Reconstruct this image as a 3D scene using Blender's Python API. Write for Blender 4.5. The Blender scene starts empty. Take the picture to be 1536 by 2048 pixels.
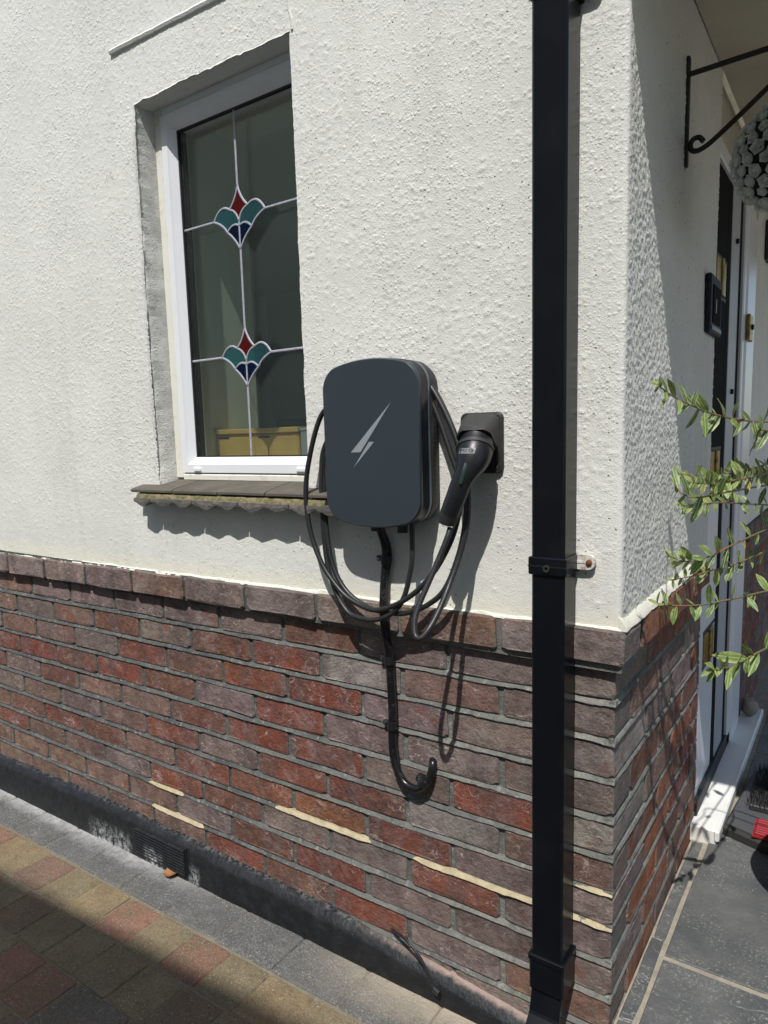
import bpy, math, random
import numpy as np
from mathutils import Vector, Matrix, noise as mnoise

# ------------------------------------------------------------------ camera, sky, sun, exposure
scene = bpy.context.scene
COL = scene.collection
CAM = np.array([0.3501, -1.2158, 0.4165])
RW = np.array([0.1345, 0.5995, 0.0133])            # rotation vector found from the brick courses
FPX, PX, PY = 1378.76, 768 + 13.02, 1024 + 31.52   # focal length and principal point, photo pixels
def _rot(w):
    th = np.linalg.norm(w); k = w/th
    K = np.array([[0,-k[2],k[1]],[k[2],0,-k[0]],[-k[1],k[0],0]])
    return np.eye(3) + math.sin(th)*K + (1-math.cos(th))*K@K
RC = _rot(RW) @ np.array([[1,0,0],[0,0,-1],[0,1,0]], float)   # rows: right, down, forward
cd = bpy.data.cameras.new('camera'); cam = bpy.data.objects.new('camera', cd); COL.objects.link(cam)
cd.sensor_fit = 'VERTICAL'; cd.sensor_height = 24; cd.lens = FPX/2048*24
cd.shift_x = -13.02/2048; cd.shift_y = 31.52/2048
cd.clip_start = 0.02; cd.clip_end = 200
m3 = Matrix([[RC[0][i], -RC[1][i], -RC[2][i]] for i in range(3)])
cam.matrix_world = Matrix.Translation(Vector(CAM)) @ m3.to_4x4()
scene.camera = cam

SUN = Vector((-0.31, 1.0, -1.70)).normalized()     # direction the light travels
world = bpy.data.worlds.new('World'); scene.world = world; world.use_nodes = True
wn = world.node_tree.nodes; wl = world.node_tree.links
sky = wn.new('ShaderNodeTexSky'); sky.sky_type = 'NISHITA'; sky.sun_disc = False
sky.sun_elevation = math.asin(-SUN.z); sky.sun_rotation = math.atan2(-SUN.x, -SUN.y)
wn['Background'].inputs['Strength'].default_value = 0.15
wl.new(sky.outputs['Color'], wn['Background'].inputs['Color'])
sd = bpy.data.lights.new('sun', 'SUN'); sd.energy = 4.6; sd.angle = math.radians(0.53); sd.color = (1.0, 0.975, 0.93)
so = bpy.data.objects.new('sun', sd); COL.objects.link(so); so.location = (1, -3, 5)
so.rotation_euler = SUN.to_track_quat('-Z', 'Y').to_euler()
scene.view_settings.view_transform = 'Standard'; scene.view_settings.look = 'None'
scene.view_settings.exposure = 0.0; scene.view_settings.gamma = 1.0
scene.render.engine = 'CYCLES'
scene.cycles.max_bounces = 10; scene.cycles.transparent_max_bounces = 24

# ------------------------------------------------------------------ pixel to place
def _ray(u, v): return RC.T @ np.array([(u-PX)/FPX, (v-PY)/FPX, 1.0])
def onY(u, v, y=0.0): d = _ray(u, v); return Vector(CAM + d*(y-CAM[1])/d[1])
def onX(u, v, x=0.0): d = _ray(u, v); return Vector(CAM + d*(x-CAM[0])/d[0])
def onZ(u, v, z=0.0): d = _ray(u, v); return Vector(CAM + d*(z-CAM[2])/d[2])
rnd = random.Random(7); nr = np.random.RandomState(11)

# ------------------------------------------------------------------ materials
def newmat(name):
    m = bpy.data.materials.new(name); m.use_nodes = True
    nt = m.node_tree; b = nt.nodes['Principled BSDF']
    return m, nt, b
def c4(c): return (c[0], c[1], c[2], 1)
class NT:
    def __init__(s, nt, rand=False, coord='Object'):
        s.nt = nt; tc = nt.nodes.new('ShaderNodeTexCoord'); s.co = tc.outputs[coord]
        s.oi = nt.nodes.new('ShaderNodeObjectInfo')
        if rand:
            mu = nt.nodes.new('ShaderNodeMath'); mu.operation = 'MULTIPLY'; mu.inputs[1].default_value = 37.0
            nt.links.new(s.oi.outputs['Random'], mu.inputs[0])
            ad = nt.nodes.new('ShaderNodeVectorMath'); ad.operation = 'ADD'
            nt.links.new(s.co, ad.inputs[0]); nt.links.new(mu.outputs[0], ad.inputs[1]); s.co = ad.outputs[0]
    def L(s, a, b): s.nt.links.new(a, b)
    def map(s, scale=(1,1,1), rot=(0,0,0)):
        n = s.nt.nodes.new('ShaderNodeMapping'); n.inputs['Scale'].default_value = scale; n.inputs['Rotation'].default_value = rot
        s.L(s.co, n.inputs['Vector']); return n.outputs[0]
    def noise(s, scale, detail=4, rough=.55, dist=0, co=None):
        n = s.nt.nodes.new('ShaderNodeTexNoise'); n.inputs['Scale'].default_value = scale
        n.inputs['Detail'].default_value = detail; n.inputs['Roughness'].default_value = rough; n.inputs['Distortion'].default_value = dist
        s.L(co or s.co, n.inputs['Vector']); return n.outputs['Fac']
    def voro(s, scale, co=None, feat='F1', rnd_=1.0):
        n = s.nt.nodes.new('ShaderNodeTexVoronoi'); n.inputs['Scale'].default_value = scale; n.feature = feat
        n.inputs['Randomness'].default_value = rnd_
        s.L(co or s.co, n.inputs['Vector']); return n.outputs['Distance']
    def cells(s, scale):
        n = s.nt.nodes.new('ShaderNodeTexVoronoi'); n.inputs['Scale'].default_value = scale; s.L(s.co, n.inputs['Vector'])
        q = s.nt.nodes.new('ShaderNodeSeparateColor'); s.L(n.outputs['Color'], q.inputs[0]); return n.outputs['Distance'], q.outputs[0]
    def world(s):
        g = s.nt.nodes.new('ShaderNodeNewGeometry'); return g.outputs['Position']
    def ramp(s, f, lo, hi, a=0.0, b=1.0):
        n = s.nt.nodes.new('ShaderNodeMapRange'); n.clamp = True
        for k, v in zip(('From Min','From Max','To Min','To Max'), (lo, hi, a, b)): n.inputs[k].default_value = v
        s.L(f, n.inputs['Value']); return n.outputs[0]
    def math(s, op, a, b=0.0):
        n = s.nt.nodes.new('ShaderNodeMath'); n.operation = op
        for i, x in enumerate((a, b)):
            if isinstance(x, (int, float)): n.inputs[i].default_value = x
            else: s.L(x, n.inputs[i])
        return n.outputs[0]
    def mix(s, f, a, b, mode='MIX'):
        n = s.nt.nodes.new('ShaderNodeMix'); n.data_type = 'RGBA'; n.blend_type = mode
        if isinstance(f, (int, float)): n.inputs[0].default_value = f
        else: s.L(f, n.inputs[0])
        for i, x in ((6, a), (7, b)):
            if isinstance(x, tuple): n.inputs[i].default_value = c4(x)
            else: s.L(x, n.inputs[i])
        return n.outputs[2]
    def xyz(s):
        n = s.nt.nodes.new('ShaderNodeSeparateXYZ'); s.L(s.co, n.inputs[0]); return n.outputs
    def bump(s, f, dist, strength=1.0, prev=None):
        n = s.nt.nodes.new('ShaderNodeBump'); n.inputs['Distance'].default_value = dist; n.inputs['Strength'].default_value = strength
        s.L(f, n.inputs['Height'])
        if prev: s.L(prev, n.inputs['Normal'])
        return n.outputs[0]
def simple(name, col, rough=.6, metal=0.0, var=None, bump=None, spec=.5, rand=False, objcol=False, bump2=None, speck=None):
    """var=(scale, lo, hi, colour2); bump=(scale, metres); speck=(scale, radius, colour)"""
    m, nt, b = newmat(name); t = NT(nt, rand)
    b.inputs['Roughness'].default_value = rough; b.inputs['Metallic'].default_value = metal
    b.inputs['Specular IOR Level'].default_value = spec
    c = t.oi.outputs['Color'] if objcol else tuple(col)
    if var: c = t.mix(t.ramp(t.noise(var[0], 6, .6), var[1], var[2]), c, tuple(var[3]))
    if speck: c = t.mix(t.ramp(t.voro(speck[0]), speck[1], speck[1]*.6), c, tuple(speck[2]))
    if isinstance(c, tuple): b.inputs['Base Color'].default_value = c4(c)
    else: t.L(c, b.inputs['Base Color'])
    n = None
    if bump: n = t.bump(t.noise(bump[0], 5, .6), bump[1])
    if bump2: n = t.bump(t.noise(bump2[0], 4, .6), bump2[1], prev=n)
    if n: t.L(n, b.inputs['Normal'])
    return m

def m_render():
    m, nt, b = newmat('roughcast_paint'); t = NT(nt)
    x, y, z = t.xyz()
    c = t.mix(t.ramp(t.noise(5, 5, .6), .35, .75), (.79, .785, .73), (.73, .725, .68))
    c = t.mix(t.ramp(t.noise(90, 3, .6), .62, .78), c, (.62, .60, .54))
    # bare grey cement down the crumbled left edge of the window opening
    e = t.math('ADD', t.math('ABSOLUTE', t.math('ADD', x, 1.232)), t.math('MULTIPLY', t.noise(22, 4, .7), .05))
    band = t.math('MULTIPLY', t.ramp(e, .055, .035), t.math('MULTIPLY', t.ramp(z, .30, .42), t.ramp(z, 1.26, 1.20)))
    c = t.mix(t.math('MULTIPLY', band, t.ramp(t.noise(17, 5, .7), .36, .60, .20, .85)), c, (.44, .44, .41))
    # yellowed brush line where the wall paint meets the brick
    low = t.ramp(t.math('ADD', z, t.math('MULTIPLY', t.noise(14, 3), .05)), .135, .10)
    c = t.mix(t.math('MULTIPLY', low, .55), c, (.86, .82, .66))
    # rusty run-off under the screw of the pipe clip
    dx = t.math('ABSOLUTE', t.math('ADD', x, .044))
    st = t.math('MULTIPLY', t.ramp(t.math('ADD', dx, t.math('MULTIPLY', t.noise(60), .02)), .03, .008),
                t.math('MULTIPLY', t.ramp(z, .10, .17), t.ramp(z, .20, .17)))
    c = t.mix(t.math('MULTIPLY', st, .22), c, (.60, .42, .24))
    b.inputs['Roughness'].default_value = .85; b.inputs['Specular IOR Level'].default_value = .25
    # hairline cracks, pin-holes and a little rain grime
    ck = t.ramp(t.math('ABSOLUTE', t.math('SUBTRACT', t.noise(3.2, 5, .6, .4), .5)), .0035, .0008)
    ck = t.math('MULTIPLY', ck, t.ramp(t.noise(2.3, 2), .55, .62))
    c = t.mix(t.math('MULTIPLY', ck, .45), c, (.36, .34, .29))
    d0, r0 = t.cells(75); pit = t.math('MULTIPLY', t.ramp(d0, .16, .07), t.ramp(r0, .74, .76))
    c = t.mix(t.math('MULTIPLY', pit, .75), c, (.22, .20, .17))
    gr = t.math('MULTIPLY', t.ramp(t.noise(16, 5, .65, 0, t.map((1, 1, .10))), .50, .72), t.ramp(t.noise(1.6, 3), .42, .62))
    c = t.mix(t.math('MULTIPLY', gr, .28), c, (.50, .48, .41))
    t.L(c, b.inputs['Base Color'])
    d1, r1 = t.cells(120); nod = t.math('MULTIPLY', t.ramp(d1, .50, .0), t.ramp(r1, .50, .60))
    d2, r2 = t.cells(210); nod2 = t.math('MULTIPLY', t.ramp(d2, .50, .0), t.ramp(r2, .45, .60))
    fade = t.math('MULTIPLY', t.ramp(z, .08, .45, .35, 1.0), t.ramp(t.noise(4, 3, .6), .38, .62, .35, 1.0))
    n = t.bump(t.math('MULTIPLY', nod, fade), .0013); n = t.bump(t.math('MULTIPLY', nod2, fade), .0008, prev=n); n = t.bump(t.math('SUBTRACT', 1.0, pit), .0015, prev=n)
    n = t.bump(t.noise(300, 5, .8), .0016, prev=n)
    t.L(n, b.inputs['Normal']); return m

def m_brick():
    m, nt, b = newmat('weathered_brick'); t = NT(nt, rand=True); lo = NT(nt)
    wp = t.world(); base = t.oi.outputs['Color']; x, y, z = lo.xyz()
    # flashed bands across the face, mottled body
    band = t.ramp(t.noise(17, 2, .5, .3, t.map((1, .05, .12))), .46, .60)
    c = t.mix(t.math('MULTIPLY', band, .62), base, (.150, .105, .098))
    c = t.mix(t.math('MULTIPLY', t.ramp(t.noise(22, 7, .7, .2), .46, .64), .62), c, t.mix(.7, base, (.065, .048, .045)))
    c = t.mix(t.math('MULTIPLY', t.ramp(t.noise(34, 8, .78), .50, .68), .72), c, t.mix(.55, base, (.40, .30, .27)))
    c = t.mix(t.math('MULTIPLY', t.ramp(t.noise(13, 4, .6, .8), .60, .70), .5), c, (.27, .075, .04))
    # pale drag scratches
    ns = t.noise(15, 3, .5, .9, t.map((1, 1, 2.2), (0, .7, 0)))
    ln = t.math('MULTIPLY', t.ramp(t.math('ABSOLUTE', t.math('SUBTRACT', ns, .5)), .012, .003), t.ramp(t.noise(14, 3), .48, .56))
    c = t.mix(t.math('MULTIPLY', ln, .7), c, (.56, .46, .42))
    c = t.mix(t.math('MULTIPLY', t.ramp(t.noise(260, 3, .7), .58, .74), .55), c, (.44, .36, .33))
    c = t.mix(t.ramp(t.noise(75, 4, .7), .36, .27), c, (.040, .033, .031))
    # soot and lime that run over several bricks
    c = t.mix(t.math('MULTIPLY', t.ramp(t.noise(3.2, 7, .65, 0, wp), .50, .70), .55), c, (.075, .060, .055))
    c = t.mix(t.math('MULTIPLY', t.ramp(t.noise(7, 8, .75, 0, wp), .54, .70), .55), c, (.42, .36, .33))
    # mortar smeared over the arrises
    ex = t.math('SUBTRACT', .1116, t.math('ABSOLUTE', x)); ez = t.math('SUBTRACT', .0328, t.math('ABSOLUTE', z))
    e = t.math('SUBTRACT', t.math('MINIMUM', t.math('ABSOLUTE', ex), ez), t.math('MULTIPLY', t.ramp(t.noise(70, 6, .75, 0, wp), .42, .75), .011))
    c = t.mix(t.math('MULTIPLY', t.ramp(e, .0014, -.002), .75), c, (.17, .165, .152))
    t.L(c, b.inputs['Base Color']); b.inputs['Roughness'].default_value = .9; b.inputs['Specular IOR Level'].default_value = .2
    w = t.noise(30, 5, .65, .5, t.map((1, 1, 2.6), (0, .25, 0)))
    cr = t.ramp(t.math('ABSOLUTE', t.math('SUBTRACT', w, .53)), .0, .035)        # drag creases
    cr = t.math('MAXIMUM', cr, t.ramp(t.noise(9, 3), .56, .48))
    n = t.bump(cr, .0008); n = t.bump(t.noise(210, 6, .8), .0040, prev=n); n = t.bump(t.noise(60, 5, .65), .0045, prev=n); n = t.bump(t.noise(18, 4, .6), .008, prev=n)
    t.L(n, b.inputs['Normal']); return m

def m_mortar(name, a, bcol):
    m, nt, b = newmat(name); t = NT(nt)
    x, y, z = t.xyz()
    c = t.mix(t.ramp(t.noise(9, 5, .6), .35, .65), a, bcol)
    right = t.ramp(x, -1.1, -.2)
    c = t.mix(t.math('MULTIPLY', right, t.ramp(t.noise(6, 4, .6), .35, .65, .15, .6)), c, (.30, .295, .26))
    c = t.mix(t.math('MULTIPLY', t.ramp(t.noise(26, 5, .7, 0, t.map((1, 1, .12))), .52, .66), .5), c, (.035, .038, .038))
    c = t.mix(t.math('MULTIPLY', t.ramp(t.noise(12, 6, .7), .56, .70), .45), c, (.135, .085, .068))
    c = t.mix(t.math('MULTIPLY', t.ramp(t.noise(70, 4, .7), .56, .70), .6), c, (.40, .385, .345))
    c = t.mix(t.math('MULTIPLY', t.ramp(t.noise(34, 4, .7), .62, .72), .55), c, (.21, .225, .13))
    t.L(c, b.inputs['Base Color']); b.inputs['Roughness'].default_value = .9
    n = t.bump(t.noise(160, 5, .7), .0030); n = t.bump(t.noise(45, 4, .6), .004, prev=n); t.L(n, b.inputs['Normal']); return m

def m_bitumen():
    m, nt, b = newmat('black_bitumen_paint'); t = NT(nt)
    x, y, z = t.xyz()
    c = t.mix(t.ramp(t.noise(30, 5, .6), .45, .75), (.011, .012, .014), (.024, .025, .027))
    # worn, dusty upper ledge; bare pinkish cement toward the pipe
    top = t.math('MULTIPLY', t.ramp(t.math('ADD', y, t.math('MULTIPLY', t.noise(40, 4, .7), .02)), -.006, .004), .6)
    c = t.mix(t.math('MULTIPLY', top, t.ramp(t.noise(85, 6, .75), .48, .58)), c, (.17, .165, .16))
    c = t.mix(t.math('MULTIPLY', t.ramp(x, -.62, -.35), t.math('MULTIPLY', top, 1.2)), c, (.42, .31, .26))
    # bright reflected light painted on as white patches low down near the vent
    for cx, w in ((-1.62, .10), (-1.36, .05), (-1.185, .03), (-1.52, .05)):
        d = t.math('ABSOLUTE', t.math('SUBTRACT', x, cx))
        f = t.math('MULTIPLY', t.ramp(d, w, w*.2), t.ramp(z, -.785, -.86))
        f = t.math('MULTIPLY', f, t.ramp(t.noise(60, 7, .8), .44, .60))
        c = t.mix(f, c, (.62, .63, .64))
    t.L(c, b.inputs['Base Color']); b.inputs['Roughness'].default_value = .5; b.inputs['Specular IOR Level'].default_value = .3
    n = t.bump(t.noise(70, 5, .6), .003); n = t.bump(t.noise(320, 3, .6), .0007, prev=n); t.L(n, b.inputs['Normal']); return m

def m_paver():
    m, nt, b = newmat('concrete_sett'); t = NT(nt, rand=True)
    tw = NT(nt)                                               # unshifted coordinates, for the blend of colours
    base = t.oi.outputs['Color']
    c = t.mix(t.math('MULTIPLY', t.ramp(t.noise(13, 4, .6), .4, .62), .55), base, (.17, .115, .06))
    c = t.mix(t.math('MULTIPLY', t.ramp(t.noise(5, 6, .7, 0, t.world()), .45, .68), .55), c, (.10, .085, .055))
    c = t.mix(t.math('MULTIPLY', t.ramp(t.noise(120, 4, .7), .48, .70), .5), c, (.035, .032, .028))
    c = t.mix(t.math('MULTIPLY', t.ramp(t.noise(260, 3, .7), .56, .68), .55), c, (.36, .33, .27))
    c = t.mix(t.math('MULTIPLY', t.ramp(t.voro(190), .26, .14), t.ramp(t.noise(30, 3), .42, .6)), c, (.40, .37, .31))
    c = t.mix(t.math('MULTIPLY', t.ramp(t.math('ADD', t.voro(62), t.math('MULTIPLY', t.noise(300), .06)), .125, .10), .85), c, (.50, .47, .41))
    t.L(c, b.inputs['Base Color']); b.inputs['Roughness'].default_value = .9
    n = t.bump(t.noise(140, 5, .75), .0035); n = t.bump(t.noise(20, 4), .005, prev=n); t.L(n, b.inputs['Normal']); return m

def m_border():
    m, nt, b = newmat('grey_sett'); t = NT(nt, rand=True)
    ge = nt.nodes.new('ShaderNodeNewGeometry'); sp = nt.nodes.new('ShaderNodeSeparateXYZ'); t.L(ge.outputs['Position'], sp.inputs[0])
    base = t.oi.outputs['Color']
    c = t.mix(t.math('MULTIPLY', t.ramp(t.noise(150, 5, .8), .44, .66), .75), base, (.045, .045, .043))
    c = t.mix(t.math('MULTIPLY', t.ramp(t.noise(230, 4, .8), .52, .64), .7), c, (.42, .41, .37))
    c = t.mix(t.math('MULTIPLY', t.ramp(t.noise(16, 5, .7), .40, .65), .55), c, (.075, .075, .072))
    c = t.mix(t.math('MULTIPLY', t.ramp(t.voro(130), .22, .13), t.ramp(t.noise(26, 3), .46, .62)), c, (.40, .39, .36))
    # left: white limey dust and painted-in reflected light at the skirting; right: sandy dust
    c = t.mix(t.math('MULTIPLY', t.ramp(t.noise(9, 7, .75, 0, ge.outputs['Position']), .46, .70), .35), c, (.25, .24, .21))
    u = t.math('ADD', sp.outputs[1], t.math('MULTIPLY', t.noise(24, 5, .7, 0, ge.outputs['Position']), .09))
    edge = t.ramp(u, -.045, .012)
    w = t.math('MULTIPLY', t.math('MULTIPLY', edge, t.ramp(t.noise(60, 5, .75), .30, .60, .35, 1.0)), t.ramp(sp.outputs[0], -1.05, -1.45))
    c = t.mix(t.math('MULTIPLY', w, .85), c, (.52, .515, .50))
    w2 = t.math('MULTIPLY', t.ramp(u, -.10, .01), t.ramp(sp.outputs[0], -.75, -.45))
    c = t.mix(t.math('MULTIPLY', w2, .8), c, (.46, .39, .29))
    t.L(c, b.inputs['Base Color']); b.inputs['Roughness'].default_value = .9
    n = t.bump(t.noise(140, 5, .75), .0035); n = t.bump(t.noise(18, 4), .005, prev=n); t.L(n, b.inputs['Normal']); return m

def m_slate():
    m, nt, b = newmat('grey_slate'); t = NT(nt, rand=True)
    c = t.mix(t.ramp(t.noise(7, 6, .6), .35, .68), (.068, .074, .076), (.125, .127, .124))
    v = t.ramp(t.math('ABSOLUTE', t.math('SUBTRACT', t.noise(5.5, 4, .55, 1.6), .5)), .008, .001)
    c = t.mix(t.math('MULTIPLY', t.math('MULTIPLY', v, t.ramp(t.noise(4, 2), .48, .6)), .6), c, (.34, .33, .31))
    c = t.mix(t.math('MULTIPLY', t.ramp(t.noise(170, 4, .75), .56, .68), t.ramp(t.noise(9, 3), .42, .6)), c, (.40, .38, .34))
    t.L(c, b.inputs['Base Color']); b.inputs['Roughness'].default_value = .62
    n = t.bump(t.noise(9, 6, .6, .8), .008); n = t.bump(t.noise(120, 4, .7), .0015, prev=n); t.L(n, b.inputs['Normal']); return m

def m_glass(name, tint=(1, 1, 1), rough=0.0, ior=1.52):
    m = bpy.data.materials.new(name); m.use_nodes = True; nt = m.node_tree; nt.nodes.clear()
    o = nt.nodes.new('ShaderNodeOutputMaterial'); mx = nt.nodes.new('ShaderNodeMixShader')
    tr = nt.nodes.new('ShaderNodeBsdfTransparent'); gl = nt.nodes.new('ShaderNodeBsdfGlossy')
    ge = nt.nodes.new('ShaderNodeNewGeometry'); dt = nt.nodes.new('ShaderNodeVectorMath'); dt.operation = 'DOT_PRODUCT'
    nt.links.new(ge.outputs['Normal'], dt.inputs[0]); nt.links.new(ge.outputs['Incoming'], dt.inputs[1])
    def mth(op, a, b):
        n = nt.nodes.new('ShaderNodeMath'); n.operation = op; n.use_clamp = True
        for i, x in enumerate((a, b)):
            if isinstance(x, float): n.inputs[i].default_value = x
            else: nt.links.new(x, n.inputs[i])
        return n.outputs[0]
    f0 = ((ior-1)/(ior+1))**2                     # Schlick reflectance, the same from both sides of the sheet
    k = mth('POWER', mth('SUBTRACT', 1.0, mth('ABSOLUTE', dt.outputs['Value'], 0.0)), 5.0)
    fac = mth('ADD', mth('MULTIPLY', k, 1-f0), f0); gl.inputs['Roughness'].default_value = rough; tr.inputs['Color'].default_value = c4(tint)
    nt.links.new(fac, mx.inputs[0]); nt.links.new(tr.outputs[0], mx.inputs[1]); nt.links.new(gl.outputs[0], mx.inputs[2])
    nt.links.new(mx.outputs[0], o.inputs['Surface']); return m

def m_film(name, col, tint):
    m = bpy.data.materials.new(name); m.use_nodes = True; nt = m.node_tree; b = nt.nodes['Principled BSDF']
    b.inputs['Base Color'].default_value = c4(col); b.inputs['Roughness'].default_value = .12
    o = nt.nodes['Material Output']; tr = nt.nodes.new('ShaderNodeBsdfTransparent'); tr.inputs['Color'].default_value = c4(tint)
    mx = nt.nodes.new('ShaderNodeMixShader'); mx.inputs[0].default_value = .24
    nt.links.new(tr.outputs[0], mx.inputs[1]); nt.links.new(b.outputs[0], mx.inputs[2]); nt.links.new(mx.outputs[0], o.inputs['Surface']); return m

def m_leaf():
    m, nt, b = newmat('variegated_leaf'); t = NT(nt, rand=False)
    x, y, z = t.xyz()
    e = t.math('ADD', t.math('ABSOLUTE', y), t.math('MULTIPLY', t.math('SUBTRACT', t.noise(160, 4, .7, .5), .5), .012))
    c = t.mix(t.ramp(e, .0026, .0056), t.oi.outputs['Color'], (.40, .46, .18))
    vein = t.ramp(t.math('ABSOLUTE', y), .0009, .0003)
    c = t.mix(vein, c, (.42, .48, .20))
    t.L(c, b.inputs['Base Color']); b.inputs['Roughness'].default_value = .5
    tl = nt.nodes.new('ShaderNodeBsdfTranslucent'); t.L(c, tl.inputs[0])
    mx = nt.nodes.new('ShaderNodeMixShader'); mx.inputs[0].default_value = .3
    o = nt.nodes['Material Output']; t.L(b.outputs[0], mx.inputs[1]); t.L(tl.outputs[0], mx.inputs[2]); t.L(mx.outputs[0], o.inputs['Surface'])
    n = t.bump(t.noise(120, 3), .001); t.L(n, b.inputs['Normal']); return m

MT = {}
MT['render'] = m_render(); MT['brick'] = m_brick()
MT['mortar'] = m_mortar('old_grey_mortar', (.052, .058, .058), (.115, .12, .113))
MT['patch'] = simple('new_sandy_mortar', (.50, .42, .27), .95, var=(30, .42, .66, (.36, .31, .21)), bump=(120, .0030), bump2=(420, .001))
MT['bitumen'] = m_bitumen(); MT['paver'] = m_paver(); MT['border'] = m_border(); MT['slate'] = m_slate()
MT['grout'] = simple('sandy_grout', (.34, .30, .235), .95, var=(30, .4, .7, (.22, .20, .17)), bump=(220, .002))
MT['bed'] = simple('dark_jointing_sand', (.19, .16, .105), .95, var=(50, .45, .6, (.22, .20, .15)), bump=(300, .003), speck=(260, .25, (.34, .31, .25)))
MT['upvc'] = simple('white_window_plastic', (.80, .81, .83), .3, var=(3, .5, .8, (.76, .77, .79)))
MT['upvc_dirty'] = simple('weathered_cream_frame', (.74, .73, .66), .5, var=(30, .55, .75, (.58, .55, .46)))
MT['gasket'] = simple('black_rubber', (.012, .012, .013), .6)
MT['darkrub'] = simple('matt_black_seal', (.010, .010, .011), .9, spec=.1); MT['greyframe'] = simple('grey_door_frame', (.42, .43, .46), .5)
MT['lead'] = simple('grey_lead_strip', (.40, .40, .46), .55, metal=0.0, var=(90, .45, .7, (.30, .30, .34)))
MT['glass'] = m_glass('window_glass', (.93, .96, .94)); MT['lowe'] = m_glass('coated_inner_glass', (.92, .95, .93), 0.0, 2.0)
MT['red_film'] = m_film('red_glass_film', (.22, .032, .026), (.55, .07, .05)); MT['teal_film'] = m_film('teal_glass_film', (.07, .17, .19), (.38, .72, .74))
MT['navy_film'] = m_film('navy_glass_film', (.012, .032, .095), (.05, .12, .36))
MT['tile'] = simple('brown_sill_tile', (.092, .082, .068), .9, spec=.2, var=(9, .4, .7, (.145, .130, .108)), bump=(180, .0014), rand=True)
MT['scallop'] = simple('dark_scalloped_tile', (.10, .092, .085), .9, var=(30, .45, .7, (.20, .18, .16)), bump=(150, .0025), rand=True)
MT['moss'] = simple('mossy_mortar', (.26, .205, .125), .95, var=(70, .42, .58, (.125, .125, .05)), bump=(140, .004))
MT['charger'] = simple('slate_grey_charger_cover', (.033, .044, .053), .42, var=(4, .5, .9, (.028, .038, .046)), bump=(900, .00006))
MT['charger_side'] = simple('gloss_black_plastic', (.012, .014, .018), .22)
MT['charger_trim'] = simple('satin_grey_trim', (.16, .17, .20), .3, metal=.4)
MT['bolt'] = simple('silver_emblem', (.36, .385, .41), .35, metal=.25)
MT['black'] = simple('black_plastic', (.013, .013, .015), .38, bump=(700, .0001))
MT['matte'] = simple('matte_black_plastic', (.026, .026, .026), .6, var=(60, .45, .8, (.038, .037, .035)), bump=(500, .0002))
MT['rubber'] = simple('black_cable_sheath', (.017, .017, .018), .42, var=(120, .5, .8, (.035, .035, .036)), bump=(400, .0002))
MT['swa'] = simple('black_armoured_sheath', (.009, .009, .01), .27, var=(70, .55, .8, (.05, .05, .05)), bump=(90, .0006))
MT['pipe'] = simple('black_rainwater_pipe', (.0045, .0055, .0075), .28, spec=.25, var=(9, .5, .9, (.010, .011, .012)), bump=(30, .0002), speck=(70, .030, (.12, .12, .13)))
MT['iron'] = simple('flaking_black_iron', (.018, .017, .014), .6, var=(80, .55, .75, (.06, .05, .04)), bump=(120, .002))
MT['paintmetal'] = simple('white_painted_lug', (.66, .65, .62), .6, var=(70, .50, .64, (.42, .33, .24)))
MT['rust'] = simple('rusty_screw', (.16, .06, .02), .8, bump=(400, .001))
MT['brass'] = simple('brass', (.36, .25, .07), .4, metal=1.0, var=(60, .45, .7, (.10, .07, .03)))
MT['screw'] = simple('steel_screw', (.45, .45, .46), .35, metal=1.0)
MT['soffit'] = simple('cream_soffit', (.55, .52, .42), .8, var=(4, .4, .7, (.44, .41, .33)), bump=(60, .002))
MT['stone'] = simple('white_door_sill', (.76, .755, .72), .45, var=(12, .5, .8, (.66, .65, .60)), bump=(60, .0006))
MT['label'] = simple('grey_print', (.20, .20, .215), .5); MT['ink'] = simple('dark_print', (.03, .03, .03), .6)
MT['plaque'] = simple('blue_black_plaque', (.012, .016, .026), .6, spec=.25, var=(50, .5, .75, (.035, .04, .05)), bump=(120, .0012))
MT['rose'] = simple('pale_fabric_rose', (.88, .88, .84), .8, rand=True, var=(70, .42, .66, (.62, .63, .56)))
MT['green'] = simple('dark_moss_core', (.018, .028, .014), .9, bump=(120, .01)); MT['leaf'] = m_leaf()
MT['stem'] = simple('green_stem', (.13, .15, .05), .6, var=(40, .45, .6, (.30, .10, .05)))
MT['dryleaf'] = simple('brown_dry_leaf', (.30, .13, .045), .7, var=(60, .4, .7, (.16, .07, .03)), bump=(120, .002))
MT['wood'] = simple('golden_oak', (.66, .40, .13), .45, var=(14, .4, .7, (.54, .31, .10)))
MT['roomwall'] = simple('room_wall_paint', (.60, .58, .49), .85); MT['roompale'] = simple('pale_room_column', (.62, .60, .52), .8)
MT['carpet'] = simple('room_floor_boards', (.34, .26, .17), .7)
MT['screen'] = simple('black_screen', (.006, .006, .008), .15); MT['greybox'] = simple('grey_side_panel', (.30, .30, .34), .6)
MT['pot'] = simple('black_glazed_pot', (.010, .010, .011), .35, bump=(40, .001)); MT['soil'] = simple('potting_soil', (.03, .022, .015), .95, bump=(90, .01))
MT['redplastic'] = simple('red_ribbed_plastic', (.26, .012, .018), .65); MT['greytop'] = simple('dark_grey_plastic', (.075, .075, .082), .5, bump=(80, .0006))
MT['pebble'] = simple('tan_pebble', (.36, .32, .25), .8, var=(40, .4, .7, (.26, .23, .19)))
MT['nwall'] = simple('buff_neighbour_render', (.74, .70, .58), .9, var=(8, .4, .7, (.66, .62, .50)), bump=(40, .004))
MT['roof'] = simple('brown_roof_tile', (.14, .075, .05), .9, var=(10, .4, .7, (.10, .06, .045)))
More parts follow.
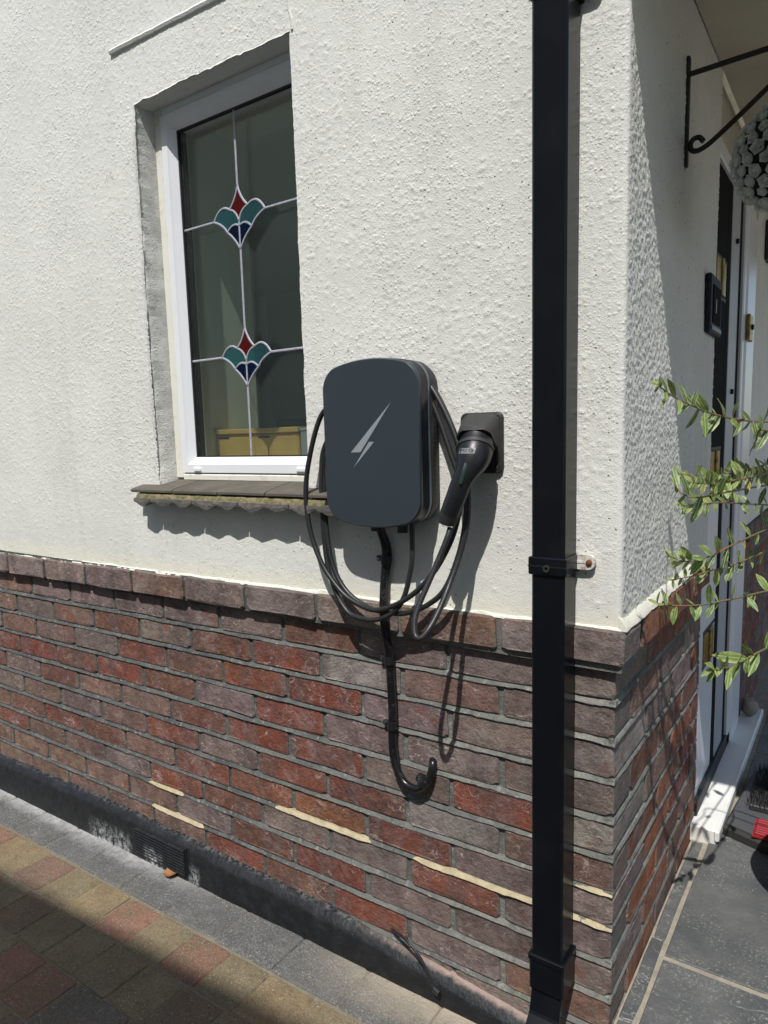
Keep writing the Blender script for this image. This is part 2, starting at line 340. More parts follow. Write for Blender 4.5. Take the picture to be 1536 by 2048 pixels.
MT['ground'] = simple('plain_drive', (.13, .10, .075), .95, var=(12, .4, .65, (.085, .075, .065)), bump=(90, .004), speck=(120, .18, (.30, .28, .24)))
MT['grit'] = simple('loose_grit', (.38, .33, .25), .95, rand=True)

# ------------------------------------------------------------------ mesh helpers
class MB:
    def __init__(s): s.v = []; s.f = []
    def add(s, vs, fs):
        o = len(s.v); s.v += [tuple(p) for p in vs]; s.f += [tuple(i+o for i in f) for f in fs]; return s
    def box(s, lo, hi, bev=0.0):
        x0, y0, z0 = lo; x1, y1, z1 = hi
        if bev <= 0:
            s.add([(x0,y0,z0),(x1,y0,z0),(x1,y1,z0),(x0,y1,z0),(x0,y0,z1),(x1,y0,z1),(x1,y1,z1),(x0,y1,z1)],
                  [(3,2,1,0),(4,5,6,7),(0,1,5,4),(1,2,6,5),(2,3,7,6),(3,0,4,7)]); return s
        b = min(bev, (x1-x0)*.45, (y1-y0)*.45, (z1-z0)*.45)
        xs = (x0, x0+b, x1-b, x1); ys = (y0, y0+b, y1-b, y1); zs = (z0, z0+b, z1-b, z1)
        id_ = {}; vs = []; fs = []
        def V(i, j, k):
            if (i, j, k) not in id_: id_[(i, j, k)] = len(vs); vs.append((xs[i], ys[j], zs[k]))
            return id_[(i, j, k)]
        for k, a in ((0, 1), (3, 0)):
            q = [(1,1),(2,1),(2,2),(1,2)]
            for ax in range(3):
                f = []
                for (p, r) in q:
                    t = [0, 0, 0]; t[ax] = k; t[(ax+1)%3] = p; t[(ax+2)%3] = r; f.append(V(*t))
                fs.append(tuple(f[::-1]) if a else tuple(f))
        def edge(ax, p, r):
            o1, o2 = (ax+1)%3, (ax+2)%3; f = []
            for (e, w) in ((1, 0), (2, 0), (2, 1), (1, 1)):
                t = [0, 0, 0]; t[ax] = e
                if w == 0: t[o1] = p; t[o2] = 1 if r == 0 else 2
                else: t[o2] = r; t[o1] = 1 if p == 0 else 2
                f.append(V(*t))
            if (p == 0) == (r == 0): f = f[::-1]
            fs.append(tuple(f[::-1]))
        for ax in range(3):
            for p in (0, 3):
                for r in (0, 3): edge(ax, p, r)
        for i in (0, 3):
            for j in (0, 3):
                for k in (0, 3):
                    a = V(i, 1 if j == 0 else 2, 1 if k == 0 else 2); b_ = V(1 if i == 0 else 2, j, 1 if k == 0 else 2); c = V(1 if i == 0 else 2, 1 if j == 0 else 2, k)
                    fs.append((a, b_, c) if ((i == 0) + (j == 0) + (k == 0)) % 2 == 0 else (a, c, b_))
        s.add(vs, fs); return s
    def tube(s, pts, rad, seg=10, cap=True, flat=1.0):
        P = [Vector(p) for p in pts]; n = len(P)
        R = rad if isinstance(rad, (list, tuple)) else [rad]*n
        T = [(P[min(i+1, n-1)]-P[max(i-1, 0)]).normalized() for i in range(n)]
        u = T[0].orthogonal().normalized(); rings = []
        for i in range(n):
            if i: u = (u - T[i]*u.dot(T[i])).normalized()
            w = T[i].cross(u)
            rings.append([P[i] + (u*math.cos(2*math.pi*k/seg) + w*math.sin(2*math.pi*k/seg)*flat)*R[i] for k in range(seg)])
        vs = [q for r in rings for q in r]; fs = []
        for i in range(n-1):
            for k in range(seg):
                a = i*seg+k; b = i*seg+(k+1)%seg; fs.append((a, b, b+seg, a+seg))
        if cap: fs.append(tuple(range(seg))[::-1]); fs.append(tuple((n-1)*seg+k for k in range(seg)))
        s.add(vs, fs); return s
    def lathe(s, prof, c, seg=32):
        vs = []; fs = []
        for (r, z) in prof:
            for k in range(seg):
                a = 2*math.pi*k/seg; vs.append((c[0]+r*math.cos(a), c[1]+r*math.sin(a), c[2]+z))
        for i in range(len(prof)-1):
            for k in range(seg):
                a = i*seg+k; b = i*seg+(k+1)%seg; fs.append((a, b, b+seg, a+seg))
        s.add(vs, fs); return s
    def loft(s, loops, cap0=True, cap1=True):
        n = len(loops[0]); vs = [p for l in loops for p in l]; fs = []
        for i in range(len(loops)-1):
            for k in range(n):
                a = i*n+k; b = i*n+(k+1)%n; fs.append((a, b, b+n, a+n))
        if cap0: fs.append(tuple(range(n))[::-1])
        if cap1: fs.append(tuple((len(loops)-1)*n+k for k in range(n)))
        s.add(vs, fs); return s
    def mesh(s, name, mat=None, smooth=False):
        me = bpy.data.meshes.new(name); me.from_pydata(s.v, [], s.f); me.update()
        import bmesh
        bm = bmesh.new(); bm.from_mesh(me); bmesh.ops.recalc_face_normals(bm, faces=bm.faces); bm.to_mesh(me); bm.free()
        if mat: me.materials.append(mat)
        if smooth: me.polygons.foreach_set('use_smooth', [True]*len(me.polygons))
        return me
    def build(s, name, mat, parent=None, smooth=False, sharp=None):
        me = s.mesh(name, mat, smooth)
        if smooth and sharp: me.set_sharp_from_angle(angle=math.radians(sharp))
        o = bpy.data.objects.new(name, me); COL.objects.link(o)
        if parent: o.parent = parent
        return o
def put(name, me, parent=None, loc=None, rot=None, scale=None, color=None):
    o = bpy.data.objects.new(name, me); COL.objects.link(o)
    if parent: o.parent = parent
    if loc is not None: o.location = loc
    if rot is not None: o.rotation_euler = rot
    if scale is not None: o.scale = scale
    if color is not None: o.color = c4(color)
    return o
def tag(o, label, cat, group=None, kind=None):
    if label: o['label'] = label
    if cat: o['category'] = cat
    if group: o['group'] = group
    if kind: o['kind'] = kind
    return o
def thing(name, label, cat, loc=(0,0,0), group=None):
    o = bpy.data.objects.new(name, None); COL.objects.link(o); o.location = loc; o.empty_display_size = .05
    return tag(o, label, cat, group)
def part(mb, name, mat, root, smooth=False, sharp=40):
    """build in world coordinates, hang under a root that may be moved"""
    o = mb.build(name, mat, None, smooth, sharp); o.parent = root
    if root:
        p = Vector((0,0,0)); r = root
        while r: p += Vector(r.location); r = r.parent
        o.location = -p
    return o
def spline(P, n=8):
    P = [Vector(p) for p in P]; out = []
    for i in range(len(P)-1):
        p0, p1, p2, p3 = P[max(i-1,0)], P[i], P[i+1], P[min(i+2,len(P)-1)]
        for k in range(n):
            t = k/n; out.append(.5*((2*p1)+(p2-p0)*t+(2*p0-5*p1+4*p2-p3)*t*t+(3*p1-p0-3*p2+p3)*t**3))
    out.append(P[-1]); return out

# value noise on arrays (for the real relief of the roughcast)
def vnoise(x, y, cell, seed):
    g = np.random.RandomState(seed).rand(512, 512)
    a = x/cell; b = y/cell; i = np.floor(a).astype(int); j = np.floor(b).astype(int)
    fx = a-i; fy = b-j; fx = fx*fx*(3-2*fx); fy = fy*fy*(3-2*fy)
    i0, i1, j0, j1 = i % 512, (i+1) % 512, j % 512, (j+1) % 512
    return (g[i0,j0]*(1-fx)+g[i1,j0]*fx)*(1-fy)+(g[i0,j1]*(1-fx)+g[i1,j1]*fx)*fy - .5

# ------------------------------------------------------------------ the house
house = thing('house', 'cream roughcast house corner standing on a red brick plinth', 'house')
RY = -0.010                       # face of the paint; brick face is y = 0
ZP = 0.064                        # top of the projecting brick course
WX0, WX1, WZ0, WZ1 = -1.240, -0.704, 0.300, 1.279     # window opening
DY0, DY1 = 0.80, 1.56             # door opening along the return wall

def rendered_wall():
    s = np.concatenate([np.arange(-3.2, -2.41, .02), np.arange(-2.4, -.012, .0035)])
    s = np.append(s, [-.010, -.006, -.002, .002, .006, .010])
    s = np.concatenate([s, np.arange(.0135, .812, .0030)])
    # make grid lines fall on the window opening
    for w in (WX0, WX1): s[np.argmin(abs(s-w))] = w
    z = np.concatenate([np.arange(ZP, 1.80, .0031), np.arange(1.80, 2.6, .03)])
    for w in (WZ0, WZ1): z[np.argmin(abs(z-w))] = w
    S, Z = np.meshgrid(s, z, indexing='ij')
    H = vnoise(S, Z, .22, 1)*.0035 + vnoise(S, Z, .06, 2)*.0007 + vnoise(S, Z, .012, 3)*.0004
    # thrown pebbles under the paint
    rs = np.random.RandomState(5)
    D = np.zeros_like(S)
    def splat(n, s0, s1, z0, z1, r0, r1, h0, h1, dens=None):
        cs = rs.uniform(s0, s1, n); cz = rs.uniform(z0, z1, n); rr = rs.uniform(r0, r1, n); hh = rs.uniform(h0, h1, n)
        for a, b, r, h in zip(cs, cz, rr, hh):
            if dens is not None and rs.rand() > dens(a, b): continue
            i0, i1 = np.searchsorted(s, [a-r, a+r]); j0, j1 = np.searchsorted(z, [b-r, b+r])
            if i1 <= i0 or j1 <= j0: continue
            d = ((s[i0:i1, None]-a)**2 + (z[None, j0:j1]-b)**2)/(r*r)
            D[i0:i1, j0:j1] = np.maximum(D[i0:i1, j0:j1], h*np.clip(1-d, 0, 1))
    lowfade = lambda a, b: min(1, max(.12, (b-.08)/.32))
    splat(22000, -2.4, -.70, ZP, 1.8, .0030, .0052, .0002, .0013, lowfade)
    splat(7500, -.72, -.01, ZP, 1.8, .0030, .0056, .0002, .0017, lambda a, b: lowfade(a, b)*(.6+.4*math.sin(a*9+b*7)))
    splat(26000, .012, .81, ZP, 1.8, .0026, .0048, .0007, .0022)
    H = H + D
    r = .010
    X = np.where(S < -r, S, np.where(S > r, 0, 0)); Y = np.zeros_like(S); NX = np.zeros_like(S); NY = -np.ones_like(S)
    ang = np.clip((S+r)/(2*r), 0, 1)*math.pi/2
    NX = np.sin(ang); NY = -np.cos(ang)
    cx, cy = .010-r, RY+r                               # arris centre
    X = np.where(S < -r, S+.0, cx + r*np.sin(ang)); Y = np.where(S > r, S+RY, cy - r*np.cos(ang))
    X = np.where(S > r, .010, X); Y = np.where(S < -r, RY, Y)
    jag = vnoise(S, Z, .02, 8)*.006
    X = X + NX*H; Y = Y + NY*H
    # ragged bottom line over the bricks and worn arris of the opening
    fall = np.interp(S, [-2.25, 0], [-.0150, .0])
    Zr = Z + np.where(Z < ZP+.001, vnoise(S, Z, .03, 9)*.008 + fall, 0)
    near = (np.abs(S-WX0) < .004) & (Z > WZ0-.02) & (Z < WZ1+.01)
    X = X + np.where(near, vnoise(S, Z, .013, 12)*.004 + vnoise(S, Z, .05, 22)*.006 - .012*np.clip((1.28-Z)/.9, 0, 1)*np.clip((Z-.30)/.05, 0, 1), 0)
    near = (np.abs(Z-WZ1) < .004) & (S > WX0-.01) & (S < WX1+.01)
    Zr = Zr + np.where(near, vnoise(S, Z, .014, 13)*.005 + np.where(near, vnoise(S, Z, .06, 15)*.004, 0), 0)
    near = (np.abs(S-WX1) < .004) & (Z > WZ0-.02) & (Z < WZ1+.01)
    X = X + np.where(near, vnoise(S, Z, .05, 14)*.005, 0)
    ns, nz = S.shape
    V = np.stack([X, Y, Zr], -1).reshape(-1, 3)
    I, J = np.meshgrid(np.arange(ns-1), np.arange(nz-1), indexing='ij')
    sc = (s[:-1]+s[1:])/2; zc = (z[:-1]+z[1:])/2
    hole = ((sc > WX0) & (sc < WX1))[:, None] & ((zc > WZ0) & (zc < WZ1))[None, :]
    a = (I*nz+J)[~hole]; F = np.stack([a, a+nz, a+nz+1, a+1], -1)
    # reveals: pull the edge of the opening back to the window frame in three steps
    verts = [V]; faces = [F]; base = len(V)
    ia, ib = np.argmin(abs(s-WX0)), np.argmin(abs(s-WX1)); ja, jb = np.argmin(abs(z-WZ0)), np.argmin(abs(z-WZ1))
    loop = [(ia, j) for j in range(ja, jb)] + [(i, jb) for i in range(ia, ib)] + [(ib, j) for j in range(jb, ja, -1)] + [(i, ja) for i in range(ib, ia, -1)]
    idx = np.array([i*nz+j for i, j in loop]); n = len(idx)
    prev = idx
    for k, (yy, am) in enumerate(((-.002, 1), (.02, .5), (.045, .3), (.09, 0))):
        ring = V[idx].copy(); ring[:, 1] = yy
        t = np.array([.45, .85, 1.0, 1.0][k])
        ring[:, 0] = ring[:, 0]*(1-t) + np.clip(S[tuple(zip(*loop))], WX0, WX1)*t + (nr.rand(n)-.5)*.0006*am
        ring[:, 2] = ring[:, 2]*(1-t) + Z[tuple(zip(*loop))]*t + (nr.rand(n)-.5)*.0006*am
        verts.append(ring); cur = base + np.arange(n); base += n
        faces.append(np.stack([prev, np.roll(prev, -1), np.roll(cur, -1), cur], -1)); prev = cur
    V = np.concatenate(verts); F = np.concatenate(faces)
    me = bpy.data.meshes.new('rendered_wall')
    me.vertices.add(len(V)); me.vertices.foreach_set('co', V.astype(np.float32).ravel())
    me.loops.add(len(F)*4); me.loops.foreach_set('vertex_index', F.astype(np.int32).ravel())
    me.polygons.add(len(F)); me.polygons.foreach_set('loop_start', np.arange(0, len(F)*4, 4, dtype=np.int32))
    me.polygons.foreach_set('use_smooth', np.ones(len(F), dtype=bool))
    me.update(calc_edges=True); me.validate(); me.materials.append(MT['render'])
    return put('rendered_wall', me, house)
rendered_wall()
# ledge closing the underside of the paint over the brick course
part(MB().box((-3.2, RY+.002, ZP-.004), (.008, .12, ZP+.004)), 'render_stop', MT['render'], house)

fil = MB(); L = []
for i in range(320):
    x = -3.2+(3.2+.012)*i/319; zb_ = ZP+float(np.interp(x, [-2.25, 0], [-.0150, .0])); a_ = mnoise.noise((x*17, 3, 3))*.005 + mnoise.noise((x*60, 3, 7))*.003
    L.append([(x, RY+.004, zb_+.008+a_), (x, RY-.0012, zb_+.005+a_), (x, -.0130+a_*.7, zb_+.0030+a_*.5), (x, -.0140+a_*.8, zb_-.002+a_*.5), (x, RY+.004, zb_-.002)])
fil.loft(L); part(fil, 'paint_fillet', MT['render'], house, True)
fil = MB(); L = []
for i in range(70):
    y = -.012+.812*i/69; a_ = mnoise.noise((y*22, 9, 3))*.004 + mnoise.noise((y*70, 9, 5))*.003
    L.append([(.006, y, ZP+.026+a_), (.0125, y, ZP+.020+a_), (.0205+a_*.9, y, ZP+.005+a_*.4), (.0215+a_*.9, y, ZP+.001), (.006, y, ZP+.001)])
fil.loft(L); part(fil, 'paint_fillet', MT['render'], house, True)

# ---- brick plinth
JC = [-.002, -.0770, -.1515, -.2278, -.3058, -.3829, -.4539, -.5248, -.5997, -.6751, -.750, -.826, -.902]
JL = [-.020, -.094, -.166, -.240, -.316, -.390, -.466, -.542, -.612, -.688, -.762, -.838, -.914]
def jz(n, x): t = min(1, max(0, -x/2.25)) if x > -2.25 else 1; return JC[n]*(1-t)+JL[n]*t
LB, AB = .2336, .2286
plinth = part(MB().box((-3.2, .0045, -.95), (-.0045, .11, ZP-.003)), 'brick_plinth', MT['mortar'], house)
part(MB().box((-.11, .11, -.95), (-.0045, DY0, ZP-.003)), 'brick_plinth_return', MT['mortar'], house)
def brick_mesh(L, h, D, seed):
    r = random.Random(seed); j = lambda a: r.uniform(-a, a)
    c = .006; o = []
    for (sx, sz) in ((-1,-1), (1,-1), (1,1), (-1,1)):
        x = sx*L/2; z = sz*h/2
        pa = (x - sx*c*r.uniform(.4, 2.6) + 0, z + j(.0022)); pb = (x + j(.0022), z - sz*c*r.uniform(.3, 1.9))
        o += [pb, pa] if sx*sz > 0 else [pa, pb]
        if (sx, sz) == (-1,-1): o = [pb, pa]; o.append((j(L*.2), -h/2+j(.0030)))
        if (sx, sz) == (1,1): o.append((j(L*.2), h/2+j(.0030)))
    n = len(o); cx = 0
    ring0 = [(x*(1-.006/L*1.2), j(.0014), z*(1-.0055/h*1.2)) for x, z in o]
    ring1 = [(x, .0030+j(.001), z) for x, z in o]
    ring2 = [(x, D, z) for x, z in o]
    mb = MB(); mb.loft([ring0, ring1, ring2], True, False)
    return mb.mesh('brick', MT['brick'])
HB = .0655
BST = [brick_mesh(LB-.0105, HB, .06, k) for k in range(14)]
BHD = [brick_mesh(.1030, HB, .06, 100+k) for k in range(4)]
BCS = [brick_mesh(AB-.0055, HB, .1035, 200+k) for k in range(6)]     # corner stretcher (front) / header (return)
BCH = [brick_mesh(.1035, HB, AB-.0055, 300+k) for k in range(6)]     # corner header (front) / stretcher (return)
PUR = (.262, .200, .180); RED = (.252, .078, .050); BRN = (.245, .148, .110); ORG = (.31, .115, .060); GRY = (.34, .30, .268); BRR = (.215, .097, .062)
def bcol(x, z, row, side=False):
    q = rnd.random()
    if side:
        c = PUR if q < .25 else BRN if q < .5 else RED if q < .72 else ORG if q < .86 else BRR
        if rnd.random() < .12: c = (.38, .135, .05)
    elif x > -.17: c = PUR if q < .7 else GRY if q < .85 else BRN
    elif x > -.62: c = PUR if q < .62 else RED if q < .74 else BRN if q < .88 else GRY
    elif x > -1.35: c = RED if q < .55 else BRR if q < .80 else ORG if q < .86 else PUR
    else: c = BRN if q < .38 else PUR if q < .66 else RED if q < .84 else BRR
    if row == 0 and not side: c = PUR if q < .6 else BRR if -1.0 < x < -.5 else BRN
    if not side and row in (0, 1) and x < -.9 and rnd.random() < .5: c = PUR
    if not side and row in (9, 10, 11) and x < -1.2: c = BRN
    k = rnd.uniform(.86, 1.14); return (c[0]*k, c[1]*k*rnd.uniform(.94, 1.06), c[2]*k*rnd.uniform(.92, 1.08))
def place_front(x0, x1, row, y=0.0, top=None, bot=None):
    xc = (x0+x1)/2
    top = jz(row-1, xc)-.0048 if top is None else top; bot = jz(row, xc)+.0048 if bot is None else bot
    L = x1-x0; corner = x1 > -.003
    if corner: me = rnd.choice(BCS if L > .16 else BCH); L0 = (AB-.0028) if L > .16 else .1035
    else: me = rnd.choice(BST if L > .16 else BHD); L0 = (LB-.0105) if L > .16 else .1030
    tilt = math.atan2(jz(max(row, 0), x1)-jz(max(row, 0), x0), L)
    put('brick', me, plinth, (xc, y+rnd.uniform(-.0012, .0012), (top+bot)/2), (0, -tilt+rnd.uniform(-.004, .004), rnd.uniform(-.004, .004)),
        (L/L0, 1, (top-bot)/HB), bcol(xc, top, row))
def place_side(y0, y1, row, x=0.0, top=None, bot=None):
    yc = (y0+y1)/2; L = y1-y0
    top = jz(row-1, 0)-.0048 if top is None else top; bot = jz(row, 0)+.0048 if bot is None else bot
    me = rnd.choice(BST if L > .16 else BHD); L0 = (LB-.0105) if L > .16 else .1030
    put('brick', me, plinth, (x+rnd.uniform(-.0012, .0012), yc, (top+bot)/2), (rnd.uniform(-.003, .003), 0, math.pi/2+rnd.uniform(-.004, .004)),
        (L/L0, 1, (top-bot)/HB), bcol(0, top, row, True))
for row in range(1, 12):
    odd = row % 2 == 1; jt = .0052
    x1 = 0.0; x = -.1125 if odd else -AB
    while x1 > -3.05:
        w = rnd.uniform(-.004, .004)
        place_front(x+jt+w*0, x1-(0 if x1 == 0 else jt), row)
        x1 = x; x -= LB; x += rnd.uniform(-.003, .003)
    y0 = AB if odd else .1090
    y = y0
    while y < DY0-.02:
        y1 = min(y+LB, DY0-.002) if y+LB < DY0-.05 else DY0-.002
        place_side(y+jt, y1 if y1 > DY0-.01 else y1-jt, row); y = y1
# projecting course at the top, 22 mm proud
PJ = -.022
x1 = .022; x = -AB+.004
while x1 > -3.05:
    xc = (x+x1)/2; zt = ZP+jz(0, xc)*.9+.003
    place_front(x+.005, x1-(0 if x1 > 0 else .005), 0, PJ, zt, jz(0, xc)+.002); x1 = x; x -= LB
for o in list(plinth.children):
    if o.location.y < -.018 and o.location.x > -.12 : o.data = BCS[2]
y = .105
while y < DY0-.02:
    y1 = min(y+LB, DY0-.002); place_side(y+.004, y1-.004, 0, .022, ZP, .0); y = y1
part(MB().box((-3.2, -.0135, -.012), (.0135, .1, ZP-.006)), 'course_backing', MT['mortar'], house)
part(MB().box((-.1, .1, .004), (.0135, DY0-.004, ZP-.006)), 'course_backing', MT['mortar'], house)

# weather-struck bed joints: set back at the top, a hair proud at the bottom edge
def bed_front(n, xa, xb, name='mortar_joint', mat='mortar', proud=.0032, half=.0053):
    mb = MB(); N = max(4, int((xb-xa)/.007)); loops = []
    sd = n*17 + int(xa*100)
    for i in range(N+1):
        x = xa+(xb-xa)*i/N; z = jz(n, x) + (mnoise.noise((x*9, n*3.1, 0)))*.0026
        w = mnoise.noise((x*30, n*5.7, 2))*.0012; h1 = half + mnoise.noise((x*34, n*2.3, 5))*.0024 + mnoise.noise((x*110, n*2.3, 6))*.0012; h2 = half + mnoise.noise((x*34, n*2.3, 9))*.0022 + mnoise.noise((x*110, n*2.3, 4))*.0012
        if mat == 'patch':
            e_ = min(1, (i+.6)/5, (N-i+.6)/5); h1 *= .35+.65*e_; h2 *= .35+.65*e_; w -= .0016*e_; h1 += .0008; h2 += .0008; h1 += mnoise.noise((x*70, n, 31))*.0016; h2 += mnoise.noise((x*70, n, 37))*.0016
        loops.append([(x, .0035+w, z+h1), (x, .0015+w*.6, z+h1*.5), (x, -proud+w*.7, z-h2*.72), (x, -proud+.0006, z-h2), (x, .012, z-h2-.0006), (x, .012, z+h1)])
    mb.loft(loops)
    return part(mb, name, MT[mat], plinth)
def bed_side(n, ya, yb):
    mb = MB(); N = max(4, int((yb-ya)/.008)); loops = []
    for i in range(N+1):
        y = ya+(yb-ya)*i/N; z = JC[n] + mnoise.noise((y*9, n*3.1, 40))*.0034
        w = mnoise.noise((y*30, n*5.7, 42))*.0014; h1 = .0048 + mnoise.noise((y*34, n*2.3, 45))*.0026; h2 = .0048 + mnoise.noise((y*34, n*2.3, 49))*.0024
        loops.append([(-.0035+w, y, z+h1), (-.0010, y, z+h1*.5), (.0012+w, y, z-h2*.72), (.0006, y, z-h2), (-.012, y, z-h2-.0006), (-.012, y, z+h1)])
    mb.loft(loops); return part(mb, 'mortar_joint', MT['mortar'], plinth)
for n in range(1, 12):
    bed_front(n, -3.19, .0012); bed_side(n, .0, DY0-.003)
for n, xa, xb in ((8, -1.405, -1.245), (9, -1.40, -1.165), (7, -.872, -.565), (7, -.445, -.060), (7, -.058, .001), (6, -.07, .0005)):
    o = bed_front(n, xa, xb, 'mortar_patch', 'patch', .0040, .0062 if n != 6 else .0035); o['label'] = 'fresh pale sandy mortar repair'
part(MB().box((-.873, .002, jz(7,-.86)), (-.855, .010, jz(6,-.86)-.02)), 'mortar_patch', MT['patch'], plinth)

# ---- black painted skirting
def gz(x): return -.830+.0165*min(x, 0)
SKT = [(-3.2, -.755), (-2.4, -.750), (-1.98, -.738), (-1.55, -.729), (-.98, -.741), (-.64, -.750), (-.41, -.768), (-.165, -.790), (-.02, -.80)]
def skt(x): return float(np.interp(x, [a for a, b in SKT], [b for a, b in SKT]))
mb = MB(); loops = []
for i in range(241):
    x = -3.2 + (3.2-.006)*i/240; t = skt(x) + mnoise.noise((x*14, 0, 3))*.004; w = mnoise.noise((x*8, 4, 1))*.003; g = gz(x)-.03
    loops.append([(x, .03, t+.002), (x, -.004, t), (x, -.012+w, t-.004), (x, -.027+w, t-.017), (x, -.031+w, t-.026), (x, -.031+w*.6, (t+g)/2), (x, -.034+w, g+.034), (x, -.034, g), (x, .03, g)])
mb.loft(loops)
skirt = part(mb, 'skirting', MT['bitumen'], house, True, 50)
# air vent set in the skirting
vent = part(MB().box((-1.448, -.0335, -.838), (-1.212, -.026, -.750)), 'air_vent', MT['gasket'], house)
for k in range(9):
    z = -.832+k*.0092
    b = MB(); b.loft([[(x, -.033, z+.0058), (x, -.041, z+.0020), (x, -.041, z+.0002), (x, -.033, z+.0022)] for x in (-1.444, -1.216)])
    part(b, 'slat', MT['bitumen'], vent)
for x in (-1.447, -1.372, -1.292, -1.217): part(MB().box((x-.002, -.0385, -.836), (x+.002, -.0333, -.752)), 'bar', MT['gasket'], vent)

# ---- raised strips on the paint
mb = MB(); A = onY(222, 106, RY); B = Vector((-.70, RY, 1.412)); P = [A.lerp(B, k/28)+Vector((0, 0, mnoise.noise((k*.7, 1.3, 1))*.0018)) for k in range(29)]
mb.loft([[(p.x, RY+.004, p.z+.008), (p.x, RY-.004, p.z+.006), (p.x, RY-.0085, p.z), (p.x, RY-.006, p.z-.006), (p.x, RY+.004, p.z-.008)] for p in P])
part(mb, 'capped_strip', MT['render'], house, True)
mb = MB(); P = spline([onY(585, 60, RY), onY(584, 40, RY), onY(579, 18, RY), onY(577, -10, RY)], 5)
mb.tube([p+Vector((0, -.001, 0)) for p in P], .0035, 6); part(mb, 'plaster_ridge', MT['render'], house, True)

# ---- window
win = part(MB().box((WX0-.012, .048, .318), (-1.212, .115, 1.30), .004), 'window', MT['upvc_dirty'], house)
FY = .048
def fr(name, lo, hi, mat='upvc', bev=.004): return part(MB().box(lo, hi, bev), name, MT[mat], win)
fr('frame', (-1.212, FY, 1.262), (WX1+.03, .115, 1.30)); fr('frame', (-.690, FY, .318), (WX1+.055, .115, 1.262))
fr('frame', (-1.212, FY-.004, .312), (-.690, .115, .332), 'upvc_dirty')
SL, SR, SB, ST = -1.212, -.690, .333, 1.262                    # sash outside
gl, gr, gb, gt = -1.172, -.728, .377, 1.222                    # glass inside
def sash_bar(name, a, b, inner_a, inner_b):
    """outer edge a->b, inner edge inner_a->inner_b, chamfered toward the glass"""
    mb = MB(); L = []
    for (o, i) in ((a, inner_a), (b, inner_b)):
        o = Vector((o[0], 0, o[1])); i = Vector((i[0], 0, i[1])); d = i-o
        pt = lambda t, y: tuple((o+d*t)+Vector((0, y, 0)))
        L.append([pt(0, .10), pt(0, FY+.006), pt(.05, FY-.004), pt(.55, FY-.004), pt(.62, FY), pt(.98, FY+.016), pt(1, .10)])
    mb.loft(L); return part(mb, name, MT['upvc'], win)
sash_bar('sash_rail', (SL, SB), (SR, SB), (gl, gb), (gr, gb)); sash_bar('sash_rail', (SR, ST), (SL, ST), (gr, gt), (gl, gt))
sash_bar('sash_stile', (SL, ST), (SL, SB), (gl, gt), (gl, gb)); sash_bar('sash_stile', (SR, SB), (SR, ST), (gr, gb), (gr, gt))
GY = .068
for lo, hi in (((gl-.002, GY-.004, gb-.002), (gl+.004, GY+.004, gt)), ((gl, GY-.004, gt-.004), (gr, GY+.004, gt+.002)), ((gl, GY-.004, gb-.002), (gr, GY+.004, gb+.0025))):
    part(MB().box(lo, hi), 'gasket', MT['gasket'], win)
part(MB().box((gl-.004, GY, gb-.004), (gr+.004, GY+.004, gt+.004)), 'pane', MT['glass'], win)
part(MB().box((gl-.004, GY+.022, gb-.004), (gr+.004, GY+.026, gt+.004)), 'pane', MT['lowe'], win)
part(MB().box((gl-.004, GY+.004, gb-.004), (gl+.006, GY+.022, gt+.004)), 'spacer', MT['gasket'], win)
for u, v in ((397, 940), (604, 941)):
    p = onY(u, v, FY-.004); part(MB().box((p.x-.016, FY-.009, p.z-.004), (p.x+.012, FY-.003, p.z+.007), .002), 'drain_cap', MT['upvc'], win)
# leaded lights: lead strips and coloured glass
GP = GY-.0016
def g2(u, v): p = onY(u, v, GP); return Vector((p.x, p.z))
def bez(a, c, b, n=10): return [a*(1-t)**2 + c*2*t*(1-t) + b*t*t for t in [k/n for k in range(n+1)]]
def lead(pts, w=.0031):
    mb = MB(); L = []
    for i, p in enumerate(pts):
        d = (pts[min(i+1, len(pts)-1)]-pts[max(i-1, 0)]).normalized(); n = Vector((-d.y, d.x))
        a = p-n*w; b = p+n*w; c = p-n*w*.5; e = p+n*w*.5
        L.append([(a.x, GP+.0014, a.y), (c.x, GP-.0006, c.y), (e.x, GP-.0006, e.y), (b.x, GP+.0014, b.y)])
    mb.loft(L); part(mb, 'lead_strip', MT['lead'], win)
def film(pts, mat):
    mb = MB(); mb.add([(p.x, GP+.0007, p.y) for p in pts] + [(p.x, GP+.0014, p.y) for p in pts], [])
    n = len(pts); mb.f = [tuple(range(n)), tuple(range(2*n-1, n-1, -1))]; part(mb, 'coloured_glass', MT[mat], win)
